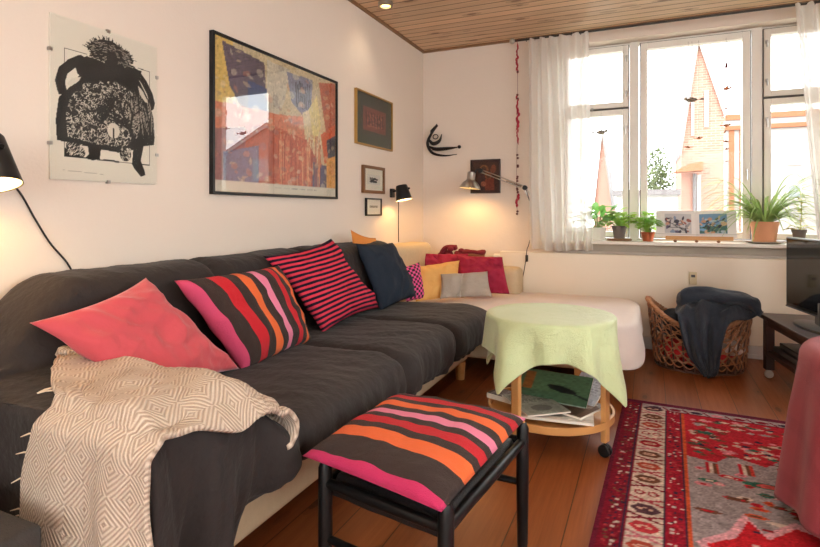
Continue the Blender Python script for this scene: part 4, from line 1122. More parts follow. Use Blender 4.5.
for z in (2.175, 1.99, 1.96, 1.505, 1.48, 1.42, 1.41, 1.33, 1.315, 1.295, 1.235, 1.225, 1.205, 1.05, 1.03):
    MB().ball((gx+.003*sin(z*90), gy, z), .0105, 10, (1, 1, .9)).build('bead', M['bead'], g)

# ================================================================== LAMPS
def wall_lamp(label, y, z, ys, tilt, cord, sc=1.):
    """bracket on the picture wall at (y,z); shade centre at ys"""
    t = thing('wall_lamp', label, 'lamp', (0, y, z), 'black cone wall lamps above the sofa')
    MB().box(.001, y-.028, z-.035, .022, y+.028, z+.035).build('bracket', M['black'], t, False, bevel=.004)
    c = V3((.125, ys, z)); ax = V3((sin(R(tilt)), 0, -cos(R(tilt))))
    MB().tube([(.02, y, z+.01), (.06, lerp(y, ys, .4), z+.02), (.095, ys-.0, z+.012)], .008, 8).build('arm', M['black'], t)
    a = c-ax*.075*sc; sh = MB()
    sh.lathe([(.001, 0), (.052*sc, 0), (.057*sc, .006), (.082*sc, .15*sc), (.080*sc, .15*sc), (.054*sc, .010), (.001, .010)], a, 36, axis=ax, caps=False)
    s_ = sh.build('shade', M['blackmetal'], t)
    MB().lathe([(.052*sc, .012), (.079*sc, .147*sc), (.078*sc, .147*sc), (.050*sc, .013), (.001, .013)], a, 36, axis=ax, caps=False).build('lining', M['warmwhite'], s_)
    MB().ball(a+ax*.075*sc, .022, 12).build('bulb', M['bulb'], s_)
    k = a+ax*.035*sc+V3((.058*sc, .012, 0)); MB().lathe([(.009, 0), (.009, .012), (.006, .016)], k, 14, axis=(1, 0, .3)).build('switch_knob', M['black'], s_)
    MB().tube(spl(cord, 30), .0032, 6).build('cord', M['cord'], t)
    L = bpy.data.lights.new('lamp_glow', 'POINT'); L.energy = 2.2; L.color = (1, .60, .23); L.shadow_soft_size = .02
    o = bpy.data.objects.new('lamp_glow', L); COL.objects.link(o); o.location = a+ax*.115*sc
    return t
wall_lamp('black cone wall lamp glowing above the near end of the sofa', .87, 1.19, .925, 17, [(.006, 1.02, 1.17), (.006, 1.084, 1.116), (.006, 1.137, 1.022), (.006, 1.186, .94), (.006, 1.245, .867), (.006, 1.28, .80)])
wall_lamp('black cone wall lamp near the room corner beside two tiny pictures', 3.86, 1.195, 3.81, 12, [(.012, 3.93, 1.19), (.006, 3.985, 1.15), (.006, 3.986, .95), (.006, 3.988, .80)], .78)
# architect lamp clamped to the sill
E0 = V3((.952, 4.392, 1.242)); A0 = V3((1.12, 4.43, .86)); H0 = V3((.605, 4.30, 1.385))
al = thing('desk_lamp', 'silver jointed desk lamp reaching out from behind the curtain', 'lamp', tuple(A0))
MB().box(1.105, 4.40, .765, 1.135, 4.46, .796).box(1.105, 4.40, .823, 1.135, 4.46, .845).box(1.128, 4.455, .765, 1.135, 4.47, .845).lathe([(.010, .82), (.010, .87)], (1.12, 4.43, 0), 12).build('clamp', M['steel'], al)
for nm, a, c in (('lower_arm', A0, E0), ('upper_arm', E0, H0)):
    d = (c-a).normalized(); n_ = d.cross(V3((0, 1, 0))).normalized(); b = MB()
    for s in (-1, 1): b.tube([a+n_*s*.011, c+n_*s*.011], .0042, 8)
    b.build(nm, M['steel'], al)
    MB().tube([a+d*.03, a+d*.16+n_*.004], .0065, 8).build('spring', M['chrome'], al)
for p in (E0, H0): MB().lathe([(.001, -.014), (.020, -.014), (.020, .014), (.001, .014)], p, 18, axis=(0, 1, 0), caps=False).build('joint', M['blackmetal'], al)
sc = V3((.525, 4.29, 1.315)); ax = V3((-.10, -.06, -1)).normalized()
b = MB().lathe([(.001, -.062), (.026, -.062), (.033, -.055), (.034, .0), (.040, .010), (.060, .026), (.082, .056), (.088, .076), (.085, .076), (.078, .056), (.057, .030), (.030, .014), (.001, .012)], sc, 40, axis=ax, caps=False)
sh = b.build('shade', M['steel'], al)
MB().lathe([(.0295, .016), (.0565, .032), (.0775, .058), (.0845, .0755), (.0835, .0755), (.0765, .059), (.0555, .0335), (.028, .018), (.001, .016)], sc, 40, axis=ax, caps=False).build('lining', M['warmwhite'], sh)
MB().ball(sc+ax*.045, .026, 14).build('bulb', M['bulb'], sh)
MB().tube(spl([tuple(sc-ax*.05+V3((.03, 0, 0))), tuple(H0+V3((-.03, 0, .012))), tuple(H0)], 10), .007, 8).build('neck', M['blackmetal'], al)
MB().tube(spl([tuple(E0+V3((.012, -.006, -.02))), (1.02, 4.39, 1.0), (.985, 4.40, .80), (.965, 4.405, .74), (.955, 4.41, .66), (.93, 4.412, .52), (.90, 4.40, .44)], 40), .0034, 6).build('cord', M['cord'], al)
MB().box(.952, 4.398, .64, .972, 4.418, .695).build('switch', M['cord'], al, False, bevel=.004)
L = bpy.data.lights.new('desk_lamp_glow', 'SPOT'); L.energy = 8; L.color = (1, .58, .22); L.spot_size = R(168); L.spot_blend = .6; L.shadow_soft_size = .03
o = bpy.data.objects.new('desk_lamp_glow', L); COL.objects.link(o); o.location = sc+ax*.075; o.rotation_euler = ax.to_track_quat('-Z', 'Y').to_euler()

# ================================================================== PICTURES ON THE LONG WALL
M['art'] = canvas_mat('art_paper', .6, 0, 0, 500, .3)
M['paint'] = canvas_mat('painted_canvas', .7, 0, .002, 200, .3)
def onwall(name, label, cat, y0, y1, z0, z1, fw, fd, fm, cv, glass=True, mat_b=None, group=None, artm='art', gm='picglass'):
    t = thing(name, label, cat, (0, (y0+y1)/2, z0), group)
    b = MB()
    b.box(.001, y0, z0, fd, y0+fw, z1).box(.001, y1-fw, z0, fd, y1, z1).box(.001, y0+fw, z0, fd, y1-fw, z0+fw).box(.001, y0+fw, z1-fw, fd, y1-fw, z1)
    b.build('frame', fm, t, False, bevel=.0015)
    MB().box(.001, y0+fw, z0+fw, fd*.35, y1-fw, z1-fw).build('backing', M['paper'], t, False)
    a0, a1, c0, c1 = y0+fw, y1-fw, z0+fw, z1-fw
    if mat_b:
        o = MB().box(fd*.36, a0, c0, fd*.5, a1, c1).build('mount', mat_b[1], t, False); m_ = mat_b[0]; a0 += m_; a1 -= m_; c0 += m_*1.05; c1 -= m_*.95
    cv.build('print', (fd*.55, a0, c1), (0, a1-a0, 0), (0, 0, c0-c1), M[artm], t)
    if glass: MB().box(fd*.72, y0+fw*.8, z0+fw*.8, fd*.78, y1-fw*.8, z1-fw*.8).build('glass', M[gm], t, False)
    return t
# woodcut poster
k = Canvas(190, 250, (224, 214, 202)); INK = (44, 42, 42); WH = (214, 204, 192); asp = 250/190
k.line([(.11, .19), (.11, .858), (.925, .866), (.925, .19), (.80, .185)], .0035, INK, asp); k.line([(.11, .19), (.30, .19)], .0035, INK, asp)
k.line([(.1, .945), (.45, .955)], .0022, (170, 160, 150), asp)
rh = random.Random(6)
skirt = [(.30, .24), (.50, .28), (.70, .22), (.82, .28), (.92, .40), (.97, .52), (.985, .66), (.975, .715), (.86, .735), (.80, .76), (.60, .80), (.40, .79), (.20, .775), (.05, .765), (.04, .64), (.065, .50), (.17, .41), (.24, .33)]
body = k.poly(skirt, INK)
k.poly([(.19, .26), (.30, .20), (.45, .21), (.55, .25), (.70, .19), (.84, .20), (.80, .30), (.60, .38), (.34, .38), (.22, .33)], INK)
for P, w_ in (([(.25, .235), (.17, .275), (.10, .33), (.075, .40), (.09, .45)], .040), ([(.80, .225), (.87, .28), (.93, .35), (.955, .41), (.945, .44)], .032)): k.line(P, w_, INK, asp)
for q in range(3): k.line([(.07+q*.022, .452), (.068+q*.022, .476)], .008, INK, asp)
k.poly([(.135, .405), (.17, .365), (.25, .345), (.23, .375), (.16, .42)], WH); k.poly([(.80, .31), (.85, .34), (.915, .42), (.88, .415), (.82, .37)], WH)
hair = [(.30, .14), (.36, .09), (.44, .06), (.54, .055), (.64, .08), (.72, .115), (.755, .15), (.70, .175), (.76, .19), (.66, .20), (.62, .23), (.56, .255), (.50, .24), (.46, .205), (.40, .20), (.34, .19), (.36, .165)]
hm = k.poly(hair, INK)
for q in range(150):
    i_ = rh.randrange(len(hair)); f_ = rh.random(); x = lerp(hair[i_][0], hair[(i_+1) % len(hair)][0], f_); y = lerp(hair[i_][1], hair[(i_+1) % len(hair)][1], f_)
    k.line([(x-(x-.53)*.12, y-(y-.15)*.2), (x+(x-.53)*.10+rh.uniform(-.012, .012), y+(y-.15)*.15+rh.uniform(-.008, .008))], .0032, INK, asp)
for q in range(150):
    x = rh.uniform(.32, .74); y = rh.uniform(.07, .195); k.line([(x, y), (x+.022*(1 if x > .5 else -1), y+rh.uniform(-.004, .012))], .0024, (150, 142, 134), asp, hm)
k.poly([(.49, .13), (.56, .12), (.60, .17), (.58, .24), (.52, .24), (.48, .18)], INK)
inner = k.inside([(.12, .60), (.16, .48), (.28, .38), (.42, .34), (.60, .32), (.74, .37), (.82, .48), (.82, .66), (.66, .76), (.40, .76), (.14, .735)])
for q in range(1500):
    x = rh.uniform(.10, .86); y = rh.uniform(.30, .78); a = rh.uniform(0, PI); L = rh.uniform(.004, .014)
    k.line([(x-L*cos(a), y-L*sin(a)*.8), (x+L*cos(a), y+L*sin(a)*.8)], rh.uniform(.0016, .003), WH if rh.random() < .7 else (140, 132, 124), asp, inner)
for q in range(60):
    x = rh.uniform(.70, .95); y = rh.uniform(.36, .55); k.line([(x, y), (x+rh.uniform(.0, .05), y+rh.uniform(.08, .16))], .0016, (160, 152, 144), asp, body)
def branch(x, y, a, L, w_, d):
    x1, y1 = x+L*cos(a), y+L*sin(a)*.8; k.line([(x, y), (x1, y1)], w_, INK, asp, body)
    if d:
        for s in (-.5, .1, .55): branch(x1, y1, a+s+rh.uniform(-.2, .2), L*rh.uniform(.55, .8), w_*.58, d-1)
branch(.80, .76, -2.05, .18, .022, 4); branch(.72, .62, -2.7, .15, .014, 4); branch(.30, .56, -.3, .10, .011, 3); branch(.40, .56, -.7, .10, .010, 3)
k.ell(.55, .655, .06, .052, WH); k.line([(.55, .705), (.55, .66)], .006, INK, asp); k.ell(.55, .652, .010, .016, INK)
for q in range(14): a = rh.uniform(0, 2*PI); k.line([(.55+.075*cos(a), .655+.06*sin(a)), (.55+.11*cos(a), .655+.09*sin(a))], .002, WH, asp)
k.poly([(.31, .78), (.43, .79), (.42, .855), (.36, .87), (.28, .86), (.32, .83)], INK); k.poly([(.75, .75), (.86, .735), (.83, .84), (.87, .905), (.88, .94), (.83, .955), (.76, .90), (.735, .87)], INK)
k.ell(.205, .81, .085, .042, INK, .3); k.poly([(.11, .858), (.11, .80), (.2, .85), (.34, .858)], INK); k.ell(.67, .80, .06, .055, INK); k.line([(.46, .86), (.60, .862)], .008, INK, asp)
for q in range(60):
    x = rh.uniform(.13, .28); y = rh.uniform(.78, .85); k.line([(x, y), (x+.015, y-.01)], .0022, WH, asp)
    x = rh.uniform(.62, .72); y = rh.uniform(.76, .84); k.line([(x, y), (x+.01, y+.008)], .002, WH, asp)
po = thing('clip_frame_poster', 'black and white woodcut poster of a wild haired figure in a clip frame', 'poster', (0, 1.40, 1.16))
MB().box(.002, 1.184, 1.158, .008, 1.618, 1.724).build('backing', M['paper'], po, False)
k.build('print', (.0088, 1.186, 1.722), (0, .430, 0), (0, 0, -.562), M['art'], po)
MB().box(.0105, 1.184, 1.158, .0125, 1.618, 1.724).build('glass', M['clipglass'], po, False)
for y, z in ((1.184, 1.28), (1.184, 1.60), (1.618, 1.28), (1.618, 1.60), (1.40, 1.724), (1.40, 1.158)):
    MB().box(.002, y-.006, z-.006, .0145, y+.006, z+.006).build('clip', M['steel'], po, False)
# big abstract
k = Canvas(180, 128, (196, 172, 140)); rp = random.Random(12)
def pt(P, c, a=1.): k.poly(P, c, a)
k.rect(0, 0, 1, 1, (206, 184, 150))
pt([(0, 0), (.12, 0), (.14, .3), (.1, .5), (0, .55)], (222, 186, 106)); pt([(.05, .02), (.34, .06), (.36, .38), (.28, .50), (.20, .46), (.10, .30)], (92, 78, 96)); pt([(.22, .22), (.36, .24), (.36, .46), (.28, .50), (.22, .44)], (56, 72, 122))
pt([(.36, .03), (.55, .04), (.5, .3), (.44, .42), (.36, .4)], (206, 194, 176)); pt([(.52, .06), (.76, .05), (.74, .32), (.66, .36), (.56, .28)], (128, 126, 148)); 
for q in range(8): k.line([(.60+q*.018, .10+rp.uniform(0, .05)), (.61+q*.018, .26+rp.uniform(0, .06))], .006, (70, 66, 84), .7)
pt([(0, .42), (.5, .40), (.72, .36), (.7, .55), (.3, .52), (0, .6)], (214, 126, 96)); pt([(0, .6), (.2, .55), (.22, 1), (0, 1)], (150, 90, 92)); pt([(.2, .53), (.42, .5), (.44, 1), (.22, 1)], (176, 84, 66))
pt([(.06, .74), (.30, .66), (.30, .94), (.06, .94)], (96, 96, 128)); pt([(.66, .34), (.86, .22), (.90, .50), (.80, .68), (.70, .66)], (222, 198, 160)); pt([(.72, .30), (.80, .16), (.84, .40), (.78, .6)], (228, 206, 140))
pt([(.42, .5), (.70, .55), (.80, .70), (.82, 1), (.44, 1)], (190, 88, 62)); pt([(.82, .05), (1, 0), (1, .42), (.90, .48)], (192, 106, 84)); pt([(.84, .48), (1, .36), (1, .68), (.88, .72)], (214, 98, 62)); pt([(.90, .52), (1, .46), (1, .68), (.92, .70)], (66, 66, 80))
pt([(.76, .72), (.92, .74), (.92, 1), (.74, 1)], (88, 84, 116)); pt([(.90, .68), (1, .64), (1, 1), (.90, 1)], (220, 158, 84))
for q in range(70):
    x = rp.uniform(.45, .85); k.line([(x, rp.uniform(.5, .7)), (x+rp.uniform(-.01, .01), rp.uniform(.75, 1.))], .0035, rp.choice([(206, 112, 84), (170, 72, 54), (216, 150, 112)]), .7)
for q in range(200):
    x, y = rp.random(), rp.random(); c = rp.choice([(226, 200, 160), (110, 96, 110), (206, 130, 96), (230, 214, 190)]); k.ell(x, y, rp.uniform(.006, .03), rp.uniform(.004, .03), c, rp.uniform(0, 3), .35)
k.noise(.10, 2, 4); k.rect(0, .925, 1, 1, (214, 204, 190))
for q in range(20):
    x = .56+q*.012
    if q % 6 != 5: k.rect(x, .945, x+.007, .958, (120, 110, 110)); k.rect(x-.14, .948, x-.134, .957, (170, 160, 152))
onwall('framed_painting_print', 'large colourful abstract art poster behind reflecting glass in a thin black frame', 'picture', 1.918, 3.018, 1.128, 1.890, .014, .026, M['black'], k)
# gold framed
k = Canvas(70, 56, (122, 72, 66)); k.noise(.12, 2, 1)
for q in range(26): k.line([(rp.uniform(.1, .9), rp.uniform(.15, .85)), (rp.uniform(.1, .9), rp.uniform(.15, .85))], .008, rp.choice([(70, 30, 36), (176, 116, 96), (46, 30, 38), (160, 96, 100)]), .8)
for q in range(7): k.line([(.12+q*.12, .2), (.14+q*.12, .75)], .016, (52, 30, 38), .8)
M['greenmount'] = mat('dark_green_mount', (66, 70, 62), .8, .06)
onwall('framed_print', 'gold framed print with dark green mount and rust red middle', 'picture', 3.272, 3.85, 1.522, 1.908, .012, .022, M['gold'], k, True, (.095, M['greenmount']), gm='clipglass')
M['cardmount'] = mat('pale_mount', (226, 218, 204), .8, .02); M['walnut'] = mat('walnut_frame', (120, 82, 50), .45, .2, 12)
k = Canvas(40, 40, (214, 208, 200)); 
for q in range(16): k.ell(rp.uniform(.25, .75), rp.uniform(.35, .75), rp.uniform(.06, .17), rp.uniform(.04, .12), rp.choice([(54, 54, 58), (80, 80, 84), (110, 108, 106)]), rp.uniform(0, 3))
onwall('framed_print', 'small walnut framed print with a dark smudge on pale mount', 'picture', 3.372, 3.708, 1.182, 1.382, .022, .024, M['walnut'], k, True, (.042, M['cardmount']), gm='clipglass')
k = Canvas(30, 30, (178, 168, 152)); k.rect(.1, .15, .9, .85, (150, 140, 124)); 
for q in range(10): k.ell(rp.uniform(.2, .8), rp.uniform(.2, .8), .1, .07, rp.choice([(112, 104, 92), (186, 176, 158)]))
onwall('framed_print', 'tiny black framed print hanging under the walnut frame', 'picture', 3.424, 3.668, 1.017, 1.147, .011, .018, M['black'], k, True, (.045, M['cardmount']), gm='clipglass')

# ================================================================== ON THE WINDOW WALL
M['iron'] = mat('black_iron', (34, 32, 32), .5, .2, 40, metal=.4)
t = thing('wall_sculpture', 'black iron figure of curved strokes on the wall near the corner', 'sculpture', (.22, W, 1.53))
yy = W-.03
def st_(P, r, name):
    MB().tube(spl([(x, yy-d, z) for x, z, d in P], 26), [max(.002, r*(.25+.75*sin(PI*min(1, .08+i/26.)))) for i in range(26)], 8).build(name, M['iron'], t)
st_([(.155, 1.815, .01), (.085, 1.735, 0), (.055, 1.655, 0), (.10, 1.575, 0), (.21, 1.545, 0), (.335, 1.55, .01)], .014, 'long_curve')
st_([(.075, 1.63, .008), (.14, 1.605, .012), (.25, 1.605, .012), (.355, 1.612, .012)], .017, 'arm_curve')
st_([(.065, 1.70, .006), (.11, 1.655, .01), (.17, 1.675, .01), (.195, 1.735, .01)], .017, 'cradle_curve')
MB().tube([(.135+.024*cos(a), yy-.01, 1.715+.02*sin(a)) for a in np.linspace(0, 2*PI, 19)[:-1]], .0045, 6, closed=True).build('head_ring', M['iron'], t)
MB().prism([(.085, yy-.006, 1.745), (.155, yy-.006, 1.805), (.15, yy-.006, 1.83), (.088, yy-.006, 1.775)], (0, -.008, 0)).build('wing', M['iron'], t, False)
MB().ball((.358, yy-.012, 1.614), .016, 10).build('tip', M['iron'], t)
for x, z in ((.10, 1.60), (.28, 1.606)): MB().tube([(x, yy, z), (x, W, z)], .003, 6).build('pin', M['iron'], t)
# icon
k = Canvas(60, 66, (58, 40, 34)); k.rect(.05, .05, .95, .95, (66, 44, 36)); k.ell(.46, .30, .17, .16, (120, 84, 52)); k.ell(.46, .30, .10, .11, (72, 52, 44))
k.poly([(.28, .42), (.46, .40), (.64, .44), (.72, 1), (.2, 1)], (66, 46, 44)); k.ell(.62, .50, .12, .11, (122, 76, 52)); k.ell(.62, .50, .07, .07, (86, 58, 46)); k.poly([(.5, .6), (.82, .56), (.84, .95), (.5, .95)], (112, 56, 42)); k.ell(.80, .28, .1, .14, (104, 62, 44), .4)
k.ell(.45, .74, .1, .08, (140, 84, 62)); k.noise(.16, 2, 6)
t = thing('icon_panel', 'old dark brown painted wooden panel behind the silver lamp', 'picture', (.585, W, 1.206))
MB().box(.453, W-.026, 1.206, .716, W, 1.498).build('board', M['darkwood'], t, False, bevel=.003)
k.build('painting', (.463, W-.0275, 1.488), (.243, 0, 0), (0, 0, -.272), M['paint'], t)

# ================================================================== ON THE SILL  (top z = .822)
SZ = .8225
M['terra'] = mat('terracotta', (212, 152, 114), .8, .08, 10, .001, 120); M['greypot'] = mat('grey_clay', (112, 100, 94), .7, .1, 12); M['copper'] = mat('copper', (190, 104, 70), .3, .1, 12, metal=.7)
M['soil'] = mat('potting_soil', (60, 44, 34), 1., .3, 60); M['cork'] = mat('wooden_trivet', (140, 98, 66), .6, .2, 20)
def leafmat(name, c1, c2):
    t = NT(name); co = t.coord(); col = t.mix(t.noise(co, 22, 3), lin4(c1), lin4(c2)); b_ = t.bsdf(col, .45, spec=.4)
    tr = t.n('ShaderNodeBsdfTranslucent'); t.l(col, tr.inputs[0]); mx = t.n('ShaderNodeMixShader'); mx.inputs[0].default_value = .4
    t.l(b_.outputs[0], mx.inputs[1]); t.l(tr.outputs[0], mx.inputs[2]); t.l(mx.outputs[0], t.out.inputs[0]); return t.m
M['leafA'] = leafmat('pothos_leaf', (130, 184, 70), (176, 210, 104)); M['leafB'] = leafmat('bright_leaf', (150, 200, 80), (196, 222, 120)); M['leafC'] = leafmat('spider_leaf', (112, 156, 70), (196, 210, 140)); M['leafD'] = leafmat('dark_leaf', (96, 160, 78), (140, 190, 96)); M['leafY'] = leafmat('yellow_leaf', (176, 170, 84), (206, 196, 110))
def pot(t, x, y, z, rb, rt, h, m, rim=0.):
    pr = [(.001, 0), (rb, 0), (lerp(rb, rt, .8), h*.8-.001)]
    pr += [(lerp(rb, rt, .8)+rim, h*.8), (rt+rim, h), (rt+rim-.006, h), (rt-.012, h*.86), (.001, h*.86)]
    MB().lathe(pr, (x, y, z), 32, caps=False).build('pot', m, t)
    MB().lathe([(.001, h*.87), (rt-.013, h*.87), (rt-.013, h*.88), (.001, h*.9)], (x, y, z), 20, caps=False).build('soil', M['soil'], t)
def leaf(b, base, tip, wd, n=7, droop=0., fold=.3, round_=True):
    base = V3(base); tip = V3(tip); d = tip-base; s = d.cross(V3((0, 0, 1)))
    if s.length < 1e-5: s = V3((1, 0, 0))
    s.normalize(); up = s.cross(d).normalized(); V = []
    for i in range(n):
        q = i/(n-1); p = base+d*q+V3((0, 0, -droop*q*q)); w_ = wd*(sin(PI*min(1, q*.96+.04))**.7 if round_ else (1-q)**.6*min(1, q*6+.4))
        V += [p+s*w_+up*w_*fold, p, p-s*w_+up*w_*fold]
    b.add(V, [(i*3+c, i*3+c+1, i*3+c+4, i*3+c+3) for i in range(n-1) for c in (0, 1)])
def bushy(name, label, x, y, z, h, n, R_, ll, lw, lm, seed, pot_args, stand=None, up=.6):
    t = thing(name, label, 'plant', (x, y, z))
    pot(t, x, y, z, *pot_args); ph = pot_args[2]; r = random.Random(seed); b = MB(); sm = MB(); zt = z+ph*.9
    for i in range(n):
        a = r.uniform(0, 2*PI); rr_ = R_*r.random()**.6; hh = h*r.uniform(.25, 1.)*(1-.35*rr_/R_)
        p = V3((x+rr_*cos(a), y+rr_*sin(a)*.8, zt+hh)); sm.tube(spl([(x+.2*rr_*cos(a), y+.2*rr_*sin(a), zt), (x+.6*rr_*cos(a), y+.5*rr_*sin(a), zt+hh*.7), tuple(p)], 6), .0016, 4)
        a2 = a+r.uniform(-.9, .9); L = ll*r.uniform(.7, 1.2); d = V3((cos(a2), sin(a2)*.8, r.uniform(-.35, up))).normalized()
        leaf(b, p, p+d*L, lw*r.uniform(.75, 1.15), droop=.01)
    sm.build('stems', lm, t); b.build('foliage', lm, t); return t
t = bushy('trailing_plant', 'bright green leafy plant in a grey clay pot on a wooden trivet', 1.660, 4.515, SZ+.0165, .15, 60, .105, .062, .026, M['leafB'], 3, (.038, .054, .098, M['greypot'], .004))
t = thing('trivet', 'round wooden trivet under the grey clay pot', 'trivet', (1.66, 4.515, SZ))
MB().lathe([(.001, .0), (.088, .0), (.092, .004), (.092, .012), (.086, .016), (.001, .016)], (1.66, 4.515, SZ), 36, caps=False).build('disc', M['cork'], t)
for q in range(4): MB().lathe([(.011, -.0), (.011, .002)], (1.66+.05*cos(q*PI/2), 4.515+.05*sin(q*PI/2), SZ+.0), 10).build('foot', M['cork'], t)
bushy('leafy_plant', 'dark green broad leaved plant in a white pot next to the curtain', 1.50, 4.53, SZ, .20, 40, .12, .10, .028, M['leafD'], 8, (.05, .062, .10, M['trim'], .002), up=.9)
bushy('herb_plant', 'small round leaved plant in a copper pot beside the open book', 1.865, 4.50, SZ, .16, 54, .085, .055, .027, M['leafA'], 5, (.036, .05, .07, M['copper'], .003))
# book on its stand
M['pages'] = mat('book_pages', (232, 228, 226), .6, .02)
bkst = thing('book_stand', 'low wooden reading stand on the sill holding the open book', 'book stand', (2.19, 4.48, SZ))
MB().box(1.985, 4.42, SZ+.018, 2.42, 4.47, SZ+.034).box(1.985, 4.418, SZ+.034, 2.42, 4.424, SZ+.046).build('ledge', M['pinkwood'], bkst, False, bevel=.002)
for x in (2.05, 2.19, 2.33): MB().ball((x, 4.445, SZ+.009), .009, 10, (1.4, 1.4, 1)).build('foot', M['cork'], bkst)
MB().hexa([(2.02, 4.47, SZ+.02), (2.38, 4.47, SZ+.02), (2.38, 4.485, SZ+.02), (2.02, 4.485, SZ+.02), (2.02, 4.535, SZ+.20), (2.38, 4.535, SZ+.20), (2.38, 4.55, SZ+.20), (2.02, 4.55, SZ+.20)]).build('back_rest', M['pinkwood'], bkst, False)
bo = thing('open_book', 'open art book with a colour picture on each page on the stand', 'book', (2.19, 4.45, SZ+.035))
bw, bh = .262, .205
def pg(s, u, v, e=0.):   # s side, u 0 spine..1 edge, v 0 bottom..1 top
    th = math.atan2(.065, .18); off = .016*sin(PI*min(1, u*1.1)**.6)*(1-.45*u)
    y = 4.462+.065*v*bh/.18-off*cos(th)-e; z = SZ+.0365+bh*v*cos(th)-off*sin(th)*.6+.006*sin(PI*u)
    return V3((2.185+s*u*bw, y, z))
for s in (-1, 1):
    V = [];  nu_ = 24
    for j in (0, 1):
        for i in range(nu_): V.append(pg(s, i/(nu_-1), j))
    for j in (0, 1):
        for i in range(nu_): p = pg(s, i/(nu_-1), j); V.append((p.x, 4.466+.065*j*bh/.18+.002, p.z))
    F = gridF(nu_, 2)+[tuple(reversed([q+2*nu_ for q in f])) for f in gridF(nu_, 2)]
    for i in range(nu_-1): F += [(i, i+1, i+1+2*nu_, i+2*nu_), (nu_+i, nu_+i+1, 3*nu_+i+1, 3*nu_+i)]
    F += [(0, nu_, 3*nu_, 2*nu_), (nu_-1, 2*nu_-1, 4*nu_-1, 3*nu_-1)]
    p_ = mk('page_block', V, F, M['pages'], bo, True)
    try: p_.data.set_sharp_from_angle(angle=R(30))
    except Exception: pass
    k = Canvas(48, 36, (150, 170, 190)); r = random.Random(20+s)
    if s < 0:
        k.A[:] = lin((196, 196, 200)); cols = [(60, 62, 80), (130, 150, 180), (196, 150, 130), (150, 150, 154), (214, 206, 196), (90, 84, 110), (150, 90, 80)]
    else:
        k.A[:] = lin((110, 150, 186)); k.rect(0, .55, 1, 1, (66, 110, 104)); cols = [(40, 52, 60), (206, 170, 140), (120, 170, 206), (196, 150, 120), (60, 96, 84), (170, 190, 200)]
    for q in range(34): k.ell(r.uniform(.05, .95), r.uniform(.15, .95), r.uniform(.03, .16), r.uniform(.03, .1), r.choice(cols), r.uniform(0, 3))
    for q in range(6): k.line([(r.uniform(.1, .9), r.uniform(.3, .9)), (r.uniform(.1, .9), r.uniform(.3, .9))], .012, (36, 38, 48), .75)
    V = []
    u0, u1, v0, v1 = (.10, .78, .14, .88)
    for j in range(36):
        for i in range(48):
            u = lerp(u0, u1, i/47) if s > 0 else lerp(u1, u0, i/47); V.append(pg(s, u, lerp(v1, v0, j/35), .0012))
    mk('page_picture', V, [tuple(reversed(f)) for f in gridF(48, 36)], M['print'], bo, True, cols=k.A.reshape(-1, 3))
MB().tube([(1.915, 4.440, SZ+.062), (2.0, 4.433, SZ+.06), (2.185, 4.445, SZ+.056), (2.37, 4.433, SZ+.06), (2.46, 4.445, SZ+.062)], .0014, 5).build('page_wire', M['steel'], bkst)
# spider plant
sx, sy = 2.622, 4.525
sp = thing('spider_plant', 'large arching spider plant in a terracotta pot on the sill', 'plant', (sx, sy, SZ+.012))
pot(sp, sx, sy, SZ+.0125, .070, .088, .142, M['terra'], .004)
r = random.Random(15); b = MB()
def blade(az, L, lift, w_, droopk=1.):
    P = []; n = 14; base = V3((sx+.025*cos(az), sy+.02*sin(az), SZ+.135))
    for i in range(n):
        q = i/(n-1); d = L*q; x = d*(.35+.65*q)*cos(lift*.0); h = L*(lift*q-(lift*.55+.55*droopk)*q*q)
        P.append(base+V3((cos(az)*d*.82, sin(az)*d*.45, h)))
    V = []
    for i, p in enumerate(P):
        q = i/(n-1); t_ = (P[min(i+1, n-1)]-P[max(0, i-1)]).normalized(); s = t_.cross(V3((0, 0, 1)))
        s = s.normalized() if s.length > 1e-4 else V3((1, 0, 0)); u_ = s.cross(t_); ww = w_*(1-q)**.5*min(1, .5+q*3)
        V += [p+s*ww+u_*ww*.4, p, p-s*ww+u_*ww*.4]
    b.add(V, [(i*3+c, i*3+c+1, i*3+c+4, i*3+c+3) for i in range(n-1) for c in (0, 1)])
for i in range(150): blade(r.choice((0, PI))+r.gauss(0, .85), r.uniform(.26, .60), r.uniform(.6, 1.9), r.uniform(.006, .010), r.uniform(.5, 1.25))
blade(PI*1.02, .46, .62, .008, .55); blade(.15, .46, .75, .006, .4); blade(.6, .34, 1.5, .006, .3); blade(2.5, .36, 1.7, .007, .2)
b.build('foliage', M['leafC'], sp)
t = thing('saucer', 'pale saucer under the terracotta pot of the spider plant', 'saucer', (sx, sy, SZ))
MB().lathe([(.001, 0), (.085, 0), (.115, .008), (.116, .011), (.09, .006), (.080, .0045), (.001, .0045)], (sx, sy, SZ), 40, caps=False).build('dish', M['greycloth'], t)
MB().lathe([(.077, .0045), (.080, .0105), (.077, .0118), (.073, .0045)], (sx, sy, SZ), 30, caps=False).build('foot_ring', M['greycloth'], t)
t = bushy('potted_plant', 'small yellow leaved plant in a brown pot behind the television', 2.83, 4.54, SZ, .05, 12, .06, .05, .016, M['leafY'], 21, (.03, .043, .10, M['greypot'], .003), up=.4)
b = MB()
for q in range(14):
    a = q*2.4; z = SZ+.12+.016*q; leaf(b, (2.84+.01*cos(a), 4.54, z), (2.84+.05*cos(a), 4.54+.035*sin(a), z+.012), .02)
b.tube(spl([(2.83, 4.54, SZ+.08), (2.845, 4.54, SZ+.2), (2.84, 4.54, SZ+.35)], 8), .003, 5); b.build('leaf_spiral', M['leafY'], t)

